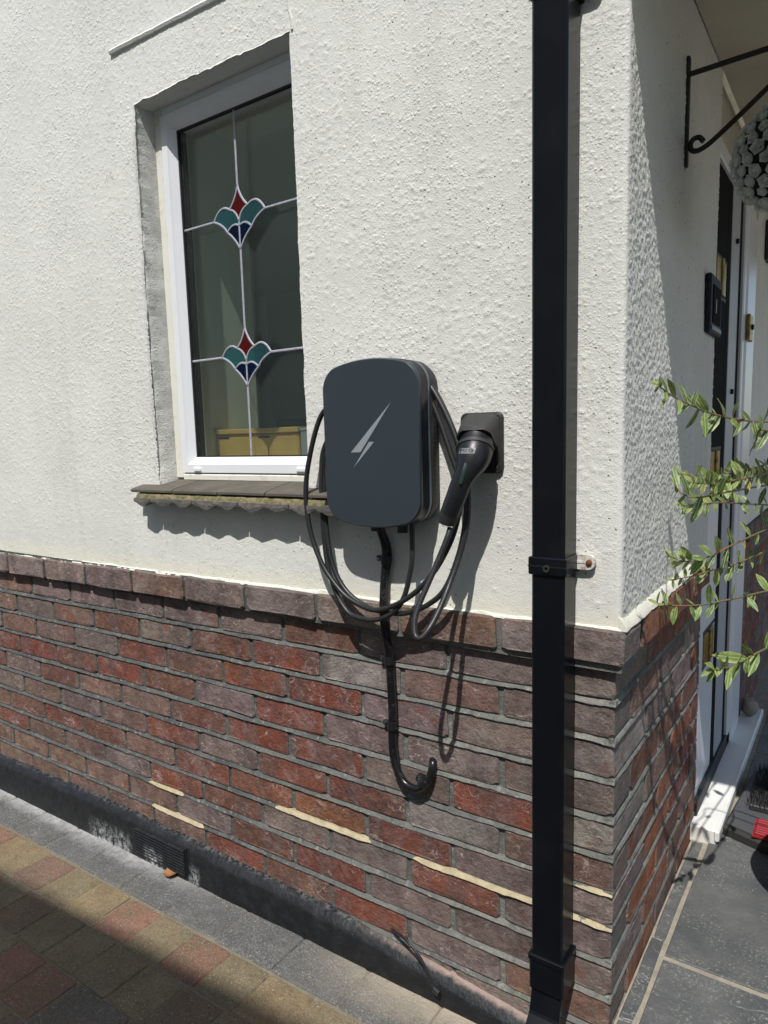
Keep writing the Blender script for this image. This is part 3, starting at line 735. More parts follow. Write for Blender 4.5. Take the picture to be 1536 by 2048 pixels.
def motif(apex, bottom):
    # shape in a local frame: v down from apex 0..1, h sideways; taken from the upper motif
    H = apex.y-bottom.y; X = (apex.x+bottom.x)/2; W = .070/.118*H
    q = lambda h, v: Vector((X+h*W, apex.y-v*H))
    ap, bo = q(0, 0), q(0, 1); ls, rs_ = q(-.36, .34), q(.36, .34); lt, rt = q(-1.0, .47), q(1.0, .47); cu = q(0, .56)
    fl, fr_, fm = q(-.48, .69), q(.48, .69), q(0, .63)
    e1 = bez(ap, q(-.10, .22), ls); e2 = bez(ap, q(.10, .22), rs_)
    a1 = bez(lt, q(-.72, .20), ls); a1b = bez(ls, q(-.08, .38), cu); a2 = bez(rt, q(.72, .20), rs_); a2b = bez(rs_, q(.08, .38), cu)
    b1 = bez(lt, q(-.62, .55), fl, 6) + bez(fl, q(-.20, .80), bo, 6)[1:]; b2 = bez(rt, q(.62, .55), fr_, 6) + bez(fr_, q(.20, .80), bo, 6)[1:]
    f1 = bez(fl, q(-.24, .54), fm); f2 = bez(fr_, q(.24, .54), fm)
    film(e1 + a1b[1:] + a2b[::-1][1:] + e2[::-1][1:-1], 'red_film')
    film(a1 + a1b[1:] + [fm] + f1[::-1][1:] + b1[:7][::-1][1:-1], 'teal_film'); film(a2 + a2b[1:] + [fm] + f2[::-1][1:] + b2[:7][::-1][1:-1], 'teal_film')
    film(f1 + [bo] + b1[6:][::-1][1:-1], 'navy_film'); film(f2 + [bo] + b2[6:][::-1][1:-1], 'navy_film')
    for c in (e1, e2, a1 + a1b[1:], a2 + a2b[1:], b1, b2, f1, f2, [fm, bo], [cu, fm]): lead(c)
    return ap, bo, lt, rt
ap1, bo1 = g2(472.5, 371), g2(479.6, 498); ap2, bo2 = g2(489, 654), g2(496.7, 772)
xc = (ap1.x+bo1.x+ap2.x+bo2.x)/4
for p in (ap1, bo1, ap2, bo2): p.x = xc
A1 = motif(ap1, bo1); A2 = motif(ap2, bo2)
lead([Vector((xc, gt)), ap1]); lead([bo1, ap2]); lead([bo2, Vector((xc, gb))])
for A in (A1, A2): lead([Vector((gl, A[2].y)), A[2]]); lead([A[3], Vector((gr, A[3].y))])

# ---- tiled window sill
sill = part(MB().box((-1.290, -.040, .262), (-.640, .040, .276), .003), 'window_sill', MT['moss'], house)
tx = [-1.318, -1.141, -.969, -.806, -.672, -.56]
for a, b in zip(tx[:-1], tx[1:]):
    mb = MB(); dz = rnd.uniform(-.0012, .0012)
    xs = [a+.0018 + (b-a-.0036)*k/4 for k in range(5)]
    mb.loft([[(x, .050, .3155+dz), (x, -.010, .3045+dz), (x, -.046, .2965+dz), (x, -.0525, .2930+dz), (x, -.0525, .2875+dz), (x, -.046, .2855+dz), (x, .050, .292)] for x in xs])
    part(mb, 'tile', MT['tile'], sill, False)
x = -1.300; k = 0
while x < -.56:
    w = (.160+rnd.uniform(-.012, .012)) if k else .072; mb = MB(); N = 24; L = []; lob = 2 if k else 1; am = rnd.uniform(.8, 1.15); sh_ = rnd.uniform(-.06, .06)
    for i in range(N+1):
        t = i/N; xx = x+.0016+(w-.0032)*t; wv = (.5-.5*math.cos(2*math.pi*lob*(t+sh_*math.sin(math.pi*t))))**.85
        d = .0085 + .0115*am*wv*(1-.15*math.sin(6*t+k)) + mnoise.noise((xx*70, 2, 3))*.0024 + mnoise.noise((xx*190, 2, 8))*.0012
        L.append([(xx, -.050, .2710), (xx, -.0575, .2700), (xx, -.0580+mnoise.noise((xx*90, 5, 3))*.001, .2690-d*.5), (xx, -.0570, .2690-d), (xx, -.044, .2690-d+.002), (xx, .0, .2620), (xx, .0, .2695)])
    mb.loft(L); part(mb, 'scalloped_tile', MT['scallop'], sill); x += w; k += 1
mb = MB(); L = []
for i in range(90):
    xx = -1.29+i*.0075; a = mnoise.noise((xx*40, 7, 1))*.004
    L.append([(xx, -.03, .2860), (xx, -.0480+a*.5, .2835), (xx, -.0535+a*.6, .2775), (xx, -.0545+a*.6, .2700), (xx, -.03, .2690)])
mb.loft(L); part(mb, 'mortar_bed', MT['moss'], sill, True)

# ---- room behind the window
room = part(MB().add([(-3.9,.34,-.9),(-.35,.34,-.9),(-.35,3.2,-.9),(-3.9,3.2,-.9),(-3.9,.34,1.62),(-.35,.34,1.62),(-.35,3.2,1.62),(-3.9,3.2,1.62), (-2.4,3.2,-.9),(-2.4,3.2,1.62),(-2.4,3.2,1.55),(-.35,3.2,1.55)],
                     [(4,5,6,7),(1,2,6,5),(3,8,9,7),(10,11,6,9),(3,0,4,7)]), 'room', MT['roomwall'], house)  # unseen opening in the back wall, added to let sky light in
part(MB().box((-3.6, .12, -.93), (-.02, 3.2, -.9)), 'room_floor', MT['carpet'], house)
part(MB().box((-3.9, .325, -.9), (-1.206, .339, 1.62)).box((-.66, .325, -.9), (-.36, .339, 1.62)).box((-1.206, .325, 1.275), (-.66, .339, 1.62)).box((-1.206, .325, -.9), (-.66, .339, .325)), 'inner_lining', MT['roompale'], house)
part(MB().box((-1.235, .118, .325), (-1.206, .324, 1.31)), 'inner_reveal', MT['roompale'], house); part(MB().box((-.66, .118, .325), (-.63, .324, 1.31)), 'inner_reveal', MT['roompale'], house)
part(MB().box((-1.206, .118, 1.275), (-.66, .324, 1.31)), 'inner_head', MT['roompale'], house); part(MB().box((-1.206, .118, .325), (-.66, .365, .350), .003), 'window_board', MT['upvc'], house)
a, b = onY(432, 862, .165), onY(597, 858, .165); zb = .3505
cab = thing('wooden_box', 'golden oak drawer box on the window board behind the leaded glass', 'wooden box', ((a.x+b.x)/2, .21, zb))
part(MB().box((a.x, .165, zb), (b.x, .255, a.z-.012), .002), 'body', MT['wood'], cab); part(MB().box((a.x-.002, .158, a.z-.011), (b.x+.003, .260, a.z+.003), .002), 'lid', MT['wood'], cab)
for t in (0, .5):
    x0 = a.x+(b.x-a.x)*t
    part(MB().box((x0+.003, .1625, zb+.004), (x0+(b.x-a.x)*.5-.003, .166, a.z-.020), .001), 'drawer_front', MT['wood'], cab)
    part(MB().box((x0+.012, .1615, a.z-.024), (x0+.055, .1645, a.z-.019)), 'finger_slot', MT['gasket'], cab)
a, b = onY(487, 862, .9), onY(640, 836, .9)
tv = thing('television', 'black flat screen standing in the room behind the oak drawer box', 'television', ((a.x+b.x)/2, 1.1, -.9))
part(MB().box((a.x, 1.10, a.z-.4), (b.x+.2, 1.14, b.z+.01), .004), 'panel', MT['screen'], tv); part(MB().box(((a.x+b.x)/2-.05, 1.08, -.9), ((a.x+b.x)/2+.05, 1.16, a.z-.38)), 'stand', MT['matte'], tv)
a, b = onY(600, 856, .158), onY(640, 912, .158)
gbx = thing('storage_box', 'plain grey box beside the oak drawer box, behind the glass', 'box', ((a.x+b.x)/2, .20, zb))
part(MB().box((a.x, .158, zb), (b.x, .25, a.z-.008), .002), 'body', MT['greybox'], gbx); part(MB().box((a.x-.002, .156, a.z-.0075), (b.x+.002, .252, a.z), .002), 'lid', MT['greybox'], gbx)

# ---- porch: door, sill, canopy and the wall beyond
door = part(MB().box((-.09, DY0, -.69), (-.005, .872, 1.12), .003), 'door', MT['upvc'], house)
part(MB().box((-.09, .8725, -.69), (-.007, 1.070, .20), .002), 'side_panel', MT['upvc'], door)
part(MB().box((-.09, .8725, .202), (-.0065, 1.070, 1.12)), 'side_light', MT['darkrub'], door)
part(MB().box((-.09, 1.0705, -.69), (-.006, 1.125, 1.12)), 'gap_seal', MT['darkrub'], door)
part(MB().box((-.09, 1.1255, -.69), (-.0045, 1.275, 1.12), .003), 'door_stile', MT['greyframe'], door)
part(MB().box((-.09, 1.2755, -.69), (-.005, 1.322, 1.12)), 'gap_seal', MT['darkrub'], door)
part(MB().box((-.09, 1.3225, -.69), (.006, 1.375, 1.12), .004).box((-.09, 1.3755, -.69), (.011, 1.557, 1.12), .005), 'door_casing', MT['upvc'], door)
part(MB().box((-.09, DY0, 1.121), (.004, 1.56, 1.165), .004), 'door_head', MT['upvc'], door)
for z0, z1 in ((.79, .88), (.27, .352), (-.270, -.178)):
    h = part(MB().box((-.0075, .885, z0), (-.002, 1.03, z1), .001), 'hinge', MT['brass'], door)
    part(MB().tube([(-.001, .955, z0-.002), (-.001, .955, z1+.002)], .006, 10), 'knuckle', MT['brass'], h, True)
    for za, zc_ in ((z0-.012, z0-.002), (z1+.002, z1+.012)): part(MB().box((-.0068, .875, za), (-.0055, 1.06, zc_)), 'hinge_shade_strip', MT['gasket'], h)  # dark strips put in for the shade above and below each hinge
for z in (.53, .98): part(MB().tube([(-.006, 1.20, z), (.004, 1.20, z)], .008, 10), 'screw_cap', MT['gasket'], door)
ds = part(MB().box((-.06, .752, -.742), (.066, 1.76, -.690), .004), 'door_sill', MT['stone'], house)
part(MB().box((.060, .748, -.722), (.074, 1.762, -.6895), .004), 'nosing', MT['stone'], ds); part(MB().box((-.06, .80, -.690), (.006, 1.375, -.645), .003), 'threshold_bar', MT['gasket'], ds)
part(MB().box((-.12, DY0-.006, -.95), (-.0048, DY0, ZP)), 'reveal_return', MT['mortar'], house)
part(MB().box((-.12, 1.56, ZP+.0), (.010, 4.2, 2.6)), 'far_wall', MT['render'], house)
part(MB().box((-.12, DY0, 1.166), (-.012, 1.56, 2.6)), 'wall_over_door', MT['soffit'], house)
part(MB().box((-.30, .74, -.9), (-.10, 1.7, 1.7)), 'lobby_lining', MT['gasket'], house)
fp = part(MB().box((-.11, 1.562, -.95), (.0, 4.2, ZP-.001)), 'far_plinth', MT['mortar'], house)
for row in range(0, 11):
    y = 1.566 + (0 if row % 2 else -.117)
    while y < 3.0:
        a, b = max(y, 1.566), y+LB-.010
        t, bt = (ZP-.002, .002) if row == 0 else (JC[row-1]-.005, JC[row]+.005)
        me = rnd.choice(BST if b-a > .16 else BHD); L0 = (LB-.0105) if b-a > .16 else .1030
        put('brick', me, fp, (.004+(.02 if row == 0 else 0), (a+b)/2, (t+bt)/2), (0, 0, math.pi/2), ((b-a)/L0, 1, (t-bt)/HB), bcol(0, 0, row, True)); y += LB
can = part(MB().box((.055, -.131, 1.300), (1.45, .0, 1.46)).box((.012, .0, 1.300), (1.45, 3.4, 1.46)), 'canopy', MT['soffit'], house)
part(MB().box((.056, -.160, 1.345), (1.50, -.132, 1.52), .004), 'fascia', MT['upvc_dirty'], can)
part(MB().box((1.25, .0, -.73), (1.37, .12, 1.30), .006), 'canopy_post', MT['upvc_dirty'], house)

# ------------------------------------------------------------------ ground
gd = MB(); gd.add([(-40, -40, -.905), (40, -40, -.905), (40, 40, -.905), (-40, 40, -.905)], [(0, 1, 2, 3)])
tag(gd.build('ground', MT['ground']), None, None, kind='structure')
drv = MB(); drv.add([(-6, -6, gz(-6)-.0028), (0, -6, gz(0)-.0028), (0, .0, gz(0)-.0028), (-6, .0, gz(-6)-.0028), (6, -6, gz(0)-.0028), (6, -.36, gz(0)-.0028), (0, -.36, gz(0)-.0028)], [(0, 1, 2, 3), (1, 4, 5, 6)])
drive = tag(drv.build('driveway', MT['bed']), None, None, kind='structure')
def paver_mesh(L, W, seed, mat):
    r = random.Random(seed); mb = MB(); o = []
    for sx, sy in ((-1,-1), (1,-1), (1,1), (-1,1)):
        c = r.uniform(.004, .012); x, y = sx*L/2, sy*W/2
        pts = [(x, y-sy*c), (x-sx*c*.3, y-sy*c*.3), (x-sx*c, y)]
        o += pts if sx*sy > 0 else pts[::-1]
    q = lambda s, z: [(x*s+r.uniform(-.001, .001), y*s+r.uniform(-.001, .001), z+r.uniform(-.0008, .0008)) for x, y in o]
    mb.loft([q(1, -.03), q(1, -.0035), q(.975, -.0005), q(.93, .0008)], False, True); return mb.mesh('paver', mat)
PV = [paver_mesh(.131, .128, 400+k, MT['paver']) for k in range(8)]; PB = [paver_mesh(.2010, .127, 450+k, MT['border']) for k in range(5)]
PL = [paver_mesh(.1985, .128, 470+k, MT['paver']) for k in range(4)]
TAN = (.27, .20, .105); TRED = (.235, .120, .078); OLV = (.215, .175, .10); CHA = (.125, .115, .095); PNK = (.205, .115, .085); BRW = (.19, .13, .08)
def shade(c): k = rnd.uniform(.92, 1.08); return (c[0]*k, c[1]*k, c[2]*k)
tilt = lambda: (rnd.uniform(-.012, .012), -.0165+rnd.uniform(-.012, .012), rnd.uniform(-.012, .012))
x = -.156
while x > -2.9:
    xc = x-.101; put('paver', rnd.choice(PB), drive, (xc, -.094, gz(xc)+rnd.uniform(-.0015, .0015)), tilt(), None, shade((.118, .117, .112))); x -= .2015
put('paver', PB[0], drive, (-.05, -.094, gz(0)), (0, 0, 0), None, (.2, .18, .15)); put('paver', PB[1], drive, (.155, -.46, gz(0)), (0, 0, 0), None, (.2, .18, .15))
seq = [TAN, OLV, TRED, OLV, TRED, TAN, OLV, PNK, TAN]
for r in range(0, 8):
    yc = -.229-.1305*r; x = .02 - (.067 if r % 2 else 0) + rnd.uniform(-.02, .02)
    if r == 0: x = -.340
    k = 0; xlist = []
    if r == 0:
        for xc, c in ((-.085, BRW), (-.218, TAN), (-.410, TRED), (-.546, OLV), (-.683, TAN), (-.816, OLV), (-.949, TRED), (-1.082, OLV), (-1.220, TRED), (-1.360, TAN)):
            put('paver', rnd.choice(PV), drive, (xc, yc, gz(xc)+rnd.uniform(-.001, .001)), tilt(), (1.03, 1, 1), shade(c))
        for xc, c, me in ((-1.495, OLV, 0), (-1.632, PNK, 0), (-1.802, TAN, 1), (-2.005, TRED, 1), (-2.175, OLV, 0), (-2.34, CHA, 1)):
            put('paver', rnd.choice(PL if me else PV), drive, (xc, yc, gz(xc)), tilt(), (1.02, 1, 1), c)
        continue
    while x > -2.6:
        long = rnd.random() < .10; w = .201 if long else .1335; xc = x-w/2
        c = rnd.choice((CHA, OLV, TRED, BRW, OLV, CHA, BRW, CHA)); x -= w
        if yc > -.75 or xc < -.2: put('paver', rnd.choice(PL if long else PV), drive, (xc, yc, gz(xc)+rnd.uniform(-.0015, .0015)), tilt(), None, shade(c))
# slate path, one step up
PZ = -.730
pth = MB().box((.0025, -.34, -.90), (2.6, 4.0, PZ-.004)); path = tag(pth.build('path', MT['grout']), None, None, kind='structure')
def slab(x0, x1, y0, y1, seed):
    r = random.Random(seed); o = []
    for a, b in (((x0,y0),(x1,y0)), ((x1,y0),(x1,y1)), ((x1,y1),(x0,y1)), ((x0,y1),(x0,y0))):
        for k in range(4):
            t = k/4; o.append((a[0]+(b[0]-a[0])*t + r.uniform(-.0022, .0022), a[1]+(b[1]-a[1])*t + r.uniform(-.0022, .0022)))
    cx, cy = (x0+x1)/2, (y0+y1)/2
    mb = MB(); ins = lambda d, z: [((x-cx)*(1-d/max(.02, (x1-x0)))-0, (y-cy)*(1-d/(y1-y0)), z) for x, y in o]
    mb.loft([ins(0, -.02), ins(0, -.002), ins(.004, .0)], False, True)
    put('slab', mb.mesh('slab', MT['slate']), path, (cx, cy, PZ+r.uniform(-.001, .001)))
for i, (y0, y1) in enumerate(((-.33, .030), (.035, .295), (.300, .575), (.580, .74))): slab(.008, .0335, y0, y1, i)
for i, (x0, x1, y0, y1) in enumerate(((.046, .62, -.33, .238), (.046, .62, .252, .84), (.632, 1.2, -.33, .1), (.632, 1.2, .112, .7), (.632, 1.2, .712, 1.3), (.085, .62, .852, 1.42), (.085, .62, 1.432, 2.0), (.632, 1.2, 1.312, 1.9))): slab(x0, x1, y0, y1, 20+i)
# loose grit and bits along the skirting
g = MB()
for k in range(420):
    x = -2.3+2.2*rnd.random()**.75; y = -.036-abs(rnd.gauss(0, .012)); s = rnd.uniform(.0008, .0026); z = gz(x)+.001
    if rnd.random() < .25: x = rnd.gauss(-.42, .12); y = -.04-abs(rnd.gauss(0, .03))
    o = [Vector((rnd.uniform(-1, 1), rnd.uniform(-1, 1), rnd.uniform(-.3, 1)))*s+Vector((x, y, z)) for _ in range(4)]
    g.add(o, [(0,1,2), (0,2,3), (0,3,1), (1,3,2)])
tag(g.build('loose_grit', MT['grit']), 'sandy grit scattered along the foot of the black skirting', 'grit', kind='stuff')

# ------------------------------------------------------------------ rainwater pipe
PXL, PXR, PYF, PYB = -.1315, -.0700, -.0735, -.0125
dp = thing('downpipe', 'square black plastic downpipe running down beside the house corner', 'downpipe', ((PXL+PXR)/2, -.043, gz(0)))
part(MB().box((PXL, PYF, -.64), (PXR, PYB, 2.55), .0035), 'pipe', MT['pipe'], dp)
col_ = part(MB().box((PXL-.0035, PYF-.0035, -.652), (PXR+.0035, PYB+.002, -.578), .003), 'collar', MT['pipe'], dp)
part(MB().box((PXL-.0055, PYF-.0055, -.590), (PXR+.0055, PYB+.003, -.577), .002), 'rim', MT['pipe'], col_)
sh = MB(); y0, y1 = PYF+.001, PYB-.001; xl, xr = PXL+.001, PXR-.001
def ring(cy, cz, ty, tz): return [(xl, cy-ty, cz-tz), (xr, cy-ty, cz-tz), (xr, cy+ty, cz+tz), (xl, cy+ty, cz+tz)]
sh.loft([ring(-.043, -.63, .030, 0), ring(-.044, -.655, .0302, .001), ring(-.058, -.676, .027, .014), ring(-.100, -.712, .020, .024), ring(-.175, -.772, .019, .025)], False, False)
shoe = part(sh, 'shoe', MT['pipe'], dp)
part(MB().loft([ring(-.163, -.7625, .022, .0285), ring(-.176, -.773, .022, .0285)], False, False), 'shoe_lip', MT['pipe'], shoe)
def clip(z):
    c = part(MB().box((PXL-.0045, PYF-.0045, z-.016), (PXR+.0045, PYB+.004, z+.016), .002), 'pipe_clip', MT['pipe'], dp)
    part(MB().box((PXL-.0045, PYF-.0052, z-.0012), (PXR+.0045, PYF-.0040, z+.0012)), 'moulding_line', MT['black'], c)
    part(MB().lathe([(.0001, .0), (.0062, .0), (.0062, .004), (.0030, .004), (.0030, .001)], (0, 0, 0), 14), 'boss', MT['matte'], c).matrix_world = Matrix.Translation((-.101, PYF-.004, z-.003)) @ Matrix.Rotation(math.pi/2, 4, 'X')
    for s, x0 in ((1, PXR+.003),):
        o = []
        for k in range(9):
            a = -math.pi/2+math.pi*k/8; o.append((x0+s*(.020+.0135*math.cos(a)), z+.003+.0135*math.sin(a)))
        o += [(x0, z+.0165), (x0, z-.0105)]
        if s < 0: o = o[::-1]
        lug = part(MB().loft([[(x, -.0215, zz) for x, zz in o], [(x, -.0125, zz) for x, zz in o]]), 'lug', MT['paintmetal'] if s > 0 else MT['pipe'], c)
        part(MB().box((min(x0, x0+s*.026), -.0225, z+.001), (max(x0, x0+s*.026), -.0212, z+.005)), 'lug_rib', MT['paintmetal'] if s > 0 else MT['pipe'], c)
        p = (x0+s*.023, -.0255, z+.003)
        part(MB().tube([(p[0], -.0205, p[2]), (p[0], -.0240, p[2]), (p[0], -.0258, p[2])], [.0055, .0055, .0030], 12), 'screw', MT['rust'], c, True)
clip(.183); clip(1.128)

# ------------------------------------------------------------------ the charger
CX = -.4693; ch = thing('wall_charger', 'slate grey electric car charger with silver lightning emblem on the cream wall', 'charger', (CX, -.012, .235))
def outline(w, zb, zt, cr, sag):
    """front outline: straight sides, bowed top and bottom, round corners"""
    hw = w/2; top = []
    xs = [hw*math.sin(math.pi/2*k/24) for k in range(25)]
    def drop(x):
        e = max(0.0, x-(hw-cr)); return sag*(x/hw)**2 + cr*(1-math.sqrt(max(0.0, 1-(e/cr)**2)))
    tr = [(x, zt-drop(x)) for x in xs[::-1]]; br = [(x, zb+drop(x)) for x in xs]
    o = tr + [(-x, z) for x, z in tr[::-1][1:]] + [(-x, z) for x, z in br[::-1]] + br[1:]
    return [(CX+x, z) for x, z in o]
def lay(o, y, s=1.0, zc=.4035): return [(CX+(x-CX)*s, y, zc+(z-zc)*s) for x, z in o]
oc = outline(.2350, .2350, .5722, .034, .021)
mb = MB(); mb.loft([lay(oc, -.0900, .975), lay(oc, -.0900, .985), lay(oc, -.0885, .994), lay(oc, -.0860, 1.0), lay(oc, -.0800, 1.0), lay(oc, -.0780, .992)]); part(mb, 'cover', MT['charger'], ch, True, 30)
mb = MB(); mb.loft([lay(oc, -.0785, .985), lay(oc, -.0580, 1.000), lay(oc, -.0560, 1.006)]); part(mb, 'side_band', MT['charger_side'], ch, True, 30)
mb = MB(); mb.loft([lay(oc, -.0560, 1.010), lay(oc, -.0535, 1.013), lay(oc, -.0505, 1.013), lay(oc, -.0490, 1.006)]); part(mb, 'trim_ring', MT['charger_trim'], ch, True, 30)
mb = MB(); mb.loft([lay(oc, -.0492, .995), lay(oc, -.0455, 1.012), lay(oc, -.0300, 1.012), lay(oc, -.0145, .985)]); body = part(mb, 'body', MT['matte'], ch, True, 30)
for k in range(22):
    z = .300+k*.0095; part(MB().box((CX+.1182, -.0375, z), (CX+.1196, -.0335, z+.0038)), 'vent_hole', MT['gasket'], body)
def emblem(px):
    P = [onY(u, v, -.0902) for u, v in px]; n = len(P)
    part(MB().loft([[(p.x, -.0906, p.z) for p in P], [(p.x, -.0896, p.z) for p in P]]), 'lightning_emblem', MT['bolt'], ch)
emblem([(782, 803.5), (702, 905), (721, 904.6)]); emblem([(738, 883.7), (748, 883.7), (707.7, 935)])
part(MB().tube([(CX-.112, -.012, .262), (CX-.118, -.040, .262), (CX-.122, -.052, .275)], .007, 10), 'cable_hook', MT['black'], ch, True)
for x, y in ((-.022, -.045), (.045, -.045)):
    part(MB().tube([(CX+x, y, .252), (CX+x, y, .222)], .0115, 14), 'cable_gland', MT['black'], ch, True)

# ------------------------------------------------------------------ tethered cable and plug
tc = thing('charging_cable', 'coiled black charging cable looped behind the charger, ending in a plug', 'cable', (CX, -.05, .0))
def cr(cx, cy, y): return onY(600+cx/3.302, 680+cy/3.302, y)
path_ = [((740,1190),-.045), ((741,1290),-.047), ((742,1400),-.05), ((735,1500),-.053), ((690,1690),-.060), ((620,1795),-.064), ((520,1843),-.062), ((420,1843),-.060), ((310,1790),-.056), ((220,1620),-.050), ((172,1420),-.045), ((150,1150),-.040), ((142,900),-.034), ((165,700),-.026)]
over1 = [(-.575, -.020, .485), (-.545, -.016, .535), (-.49, -.014, .550), (-.43, -.016, .552), (-.385, -.020, .535)]
p2 = [((850,270),-.024), ((950,450),-.030), ((1035,660),-.036), ((1085,850),-.042), ((1103,1020),-.046), ((1090,1220),-.050), ((1045,1430),-.054), ((960,1640),-.058), ((850,1745),-.060), ((700,1803),-.058), ((560,1798),-.056), ((430,1755),-.052), ((300,1650),-.049), ((215,1480),-.045), ((175,1250),-.040), ((160,980),-.032), ((170,760),-.026)]
over2 = [(-.565, -.026, .475), (-.535, -.030, .520), (-.48, -.032, .535), (-.42, -.030, .536), (-.385, -.030, .515)]
p3 = [((835,330),-.034), ((925,540),-.036), ((1000,760),-.040), ((1052,930),-.042), ((1055,1100),-.046), ((1010,1290),-.052), ((930,1460),-.060), ((850,1575),-.066), ((760,1668),-.068), ((640,1745),-.068), ((520,1783),-.066), ((420,1762),-.064), ((300,1688),-.062), ((200,1568),-.060), ((128,1440),-.058), ((66,1250),-.055), ((38,1010),-.052), ((66,760),-.048), ((140,500),-.040)]
over3 = [(-.585, -.038, .500), (-.55, -.0385, .530), (-.49, -.0385, .545), (-.43, -.0385, .545), (-.385, -.040, .530)]
p4 = [((856,300),-.040), ((960,480),-.044), ((1045,690),-.050), ((1092,880),-.056), ((1112,1040),-.060), ((1100,1240),-.070), ((1050,1440),-.085), ((985,1620),-.110), ((925,1770),-.145), ((860,1895),-.175), ((800,1968),-.190), ((762,1950),-.190), ((757,1850),-.180), ((790,1740),-.165), ((850,1600),-.145), ((915,1450),-.125), ((975,1300),-.108), ((992,1240),-.100)]
P = [cr(*a, y) for a, y in path_] + [Vector(q) for q in over1] + [cr(*a, y) for a, y in p2] + [Vector(q) for q in over2] + [cr(*a, y) for a, y in p3] + [Vector(q) for q in over3] + [cr(*a, y) for a, y in p4]
part(MB().tube(spline(P, 7), .0056, 12), 'cable', MT['rubber'], tc, True)
def px7(cx, cy, y): return onY(860+cx/7.317, 800+cy/7.317, y)
plug = part(MB().tube(spline([px7(690, 560, -.048), px7(660, 730, -.066), px7(610, 900, -.082), px7(535, 1060, -.094), px7(455, 1220, -.100), px7(390, 1400, -.102), px7(330, 1560, -.102), px7(292, 1665, -.101)], 4),
     [.0330-.0004*k for k in range(4)] + [.0335, .0335, .0330, .0320] + [.0305, .0285, .0262, .0240] + [.0222, .0208, .0200, .0195] + [.0192]*4 + [.0190]*4 + [.0188]*4 + [.0186], 20), 'plug_handle', MT['black'], tc, True, 60)
part(MB().tube([px7(660, 700, -.0635), px7(655, 745, -.0675)], [.0352, .0352], 28), 'collar_ring', MT['matte'], tc, True)
part(MB().tube([px7(296, 1655, -.101), px7(268, 1730, -.100), px7(252, 1800, -.099), px7(248, 1815, -.099)], [.0190, .0186, .0172, .0120], 18), 'strain_boot', MT['matte'], tc, True, 40)
part(MB().tube(spline([px7(450, 1225, -.1190), px7(500, 1050, -.1160), px7(535, 930, -.1105)], 4), [.004]*9, 8, True, .4), 'grip_line', simple('dark_green_print', (.02, .05, .035), .4), tc, True)
# printed panel on the collar of the plug
a = px7(545, 745, -.1005)
def on_plug(u, v, back=0):
    """point on the plug surface under this pixel"""
    d = Vector(_ray(u, v)).normalized(); o = Vector(CAM)
    hit = plug.data; ok, loc, nrm, i = bv.ray_cast(o, d)
    return (loc if loc is not None else onY(u, v, -.1)) - d*(.0004+back)
from mathutils.bvhtree import BVHTree
bv = BVHTree.FromPolygons([plug.matrix_basis @ v.co + Vector(tc.location) for v in plug.data.vertices], [tuple(p.vertices) for p in plug.data.polygons])
class _R: pass
def ray_plug(o, d):
    r = bv.ray_cast(o, d); return r
def q7(cx, cy): return (860+cx/7.317, 800+cy/7.317)
def printed(name, mat, quad, nu=6, nv=3, lift=0):
    vs = []; fs = []
    for j in range(nv+1):
        for i in range(nu+1):
            s, t = i/nu, j/nv
            u = (quad[0][0]*(1-s)+quad[1][0]*s)*(1-t)+(quad[3][0]*(1-s)+quad[2][0]*s)*t; v = (quad[0][1]*(1-s)+quad[1][1]*s)*(1-t)+(quad[3][1]*(1-s)+quad[2][1]*s)*t
            uu, vv = q7(u, v); d = Vector(_ray(uu, vv)).normalized(); r = bv.ray_cast(Vector(CAM), d)
            p = r[0] if r[0] is not None else onY(uu, vv, -.1)
            vs.append(p - d*(.0006+lift))
    for j in range(nv):
        for i in range(nu): k = j*(nu+1)+i; fs.append((k, k+1, k+nu+2, k+nu+1))
    part(MB().add(vs, fs), name, mat, tc)
printed('rating_panel', MT['label'], [(440, 706), (672, 700), (650, 782), (416, 786)])
def glyph(txt, size, quad_c, n):
    cu = bpy.data.curves.new('glyph', 'FONT'); cu.body = txt; cu.size = 1; cu.align_x = 'CENTER'; cu.align_y = 'CENTER'
    to = bpy.data.objects.new('glyph', cu); COL.objects.link(to); bpy.context.view_layer.update()
    me = bpy.data.meshes.new_from_object(to.evaluated_get(bpy.context.evaluated_depsgraph_get())); bpy.data.objects.remove(to)
    vs = []
    for v in me.vertices:
        u, w = q7(quad_c[0]+v.co.x*size, quad_c[1]-v.co.y*size); d = Vector(_ray(u, w)).normalized(); r = bv.ray_cast(Vector(CAM), d)
        p = r[0] if r[0] is not None else onY(u, w, -.1); vs.append(p-d*.0012)
    part(MB().add(vs, [tuple(p.vertices) for p in me.polygons]), n, MT['ink'], tc)
hexa = [(600+44*math.cos(a), 738+34*math.sin(a)) for a in [math.pi/3*k for k in range(6)]]
vs = []
for h in hexa:
    u, w = q7(*h); d = Vector(_ray(u, w)).normalized(); r = bv.ray_cast(Vector(CAM), d); vs.append((r[0] if r[0] is not None else onY(u, w, -.1))-d*.0010)
part(MB().add(vs, [tuple(range(6))]), 'hexagon_mark', MT['ink'], tc)
glyph('CE', 52, (512, 738), 'ce_mark')
cl = MT['ink']; MT['ink'] = MT['label']; glyph('C', 50, (600, 738), 'letter_mark'); MT['ink'] = cl
printed('print_line', MT['ink'], [(440, 716), (480, 715), (478, 724), (437, 726)], 2, 1, .0006); printed('print_line', MT['ink'], [(434, 734), (476, 733), (473, 742), (431, 743)], 2, 1, .0006)

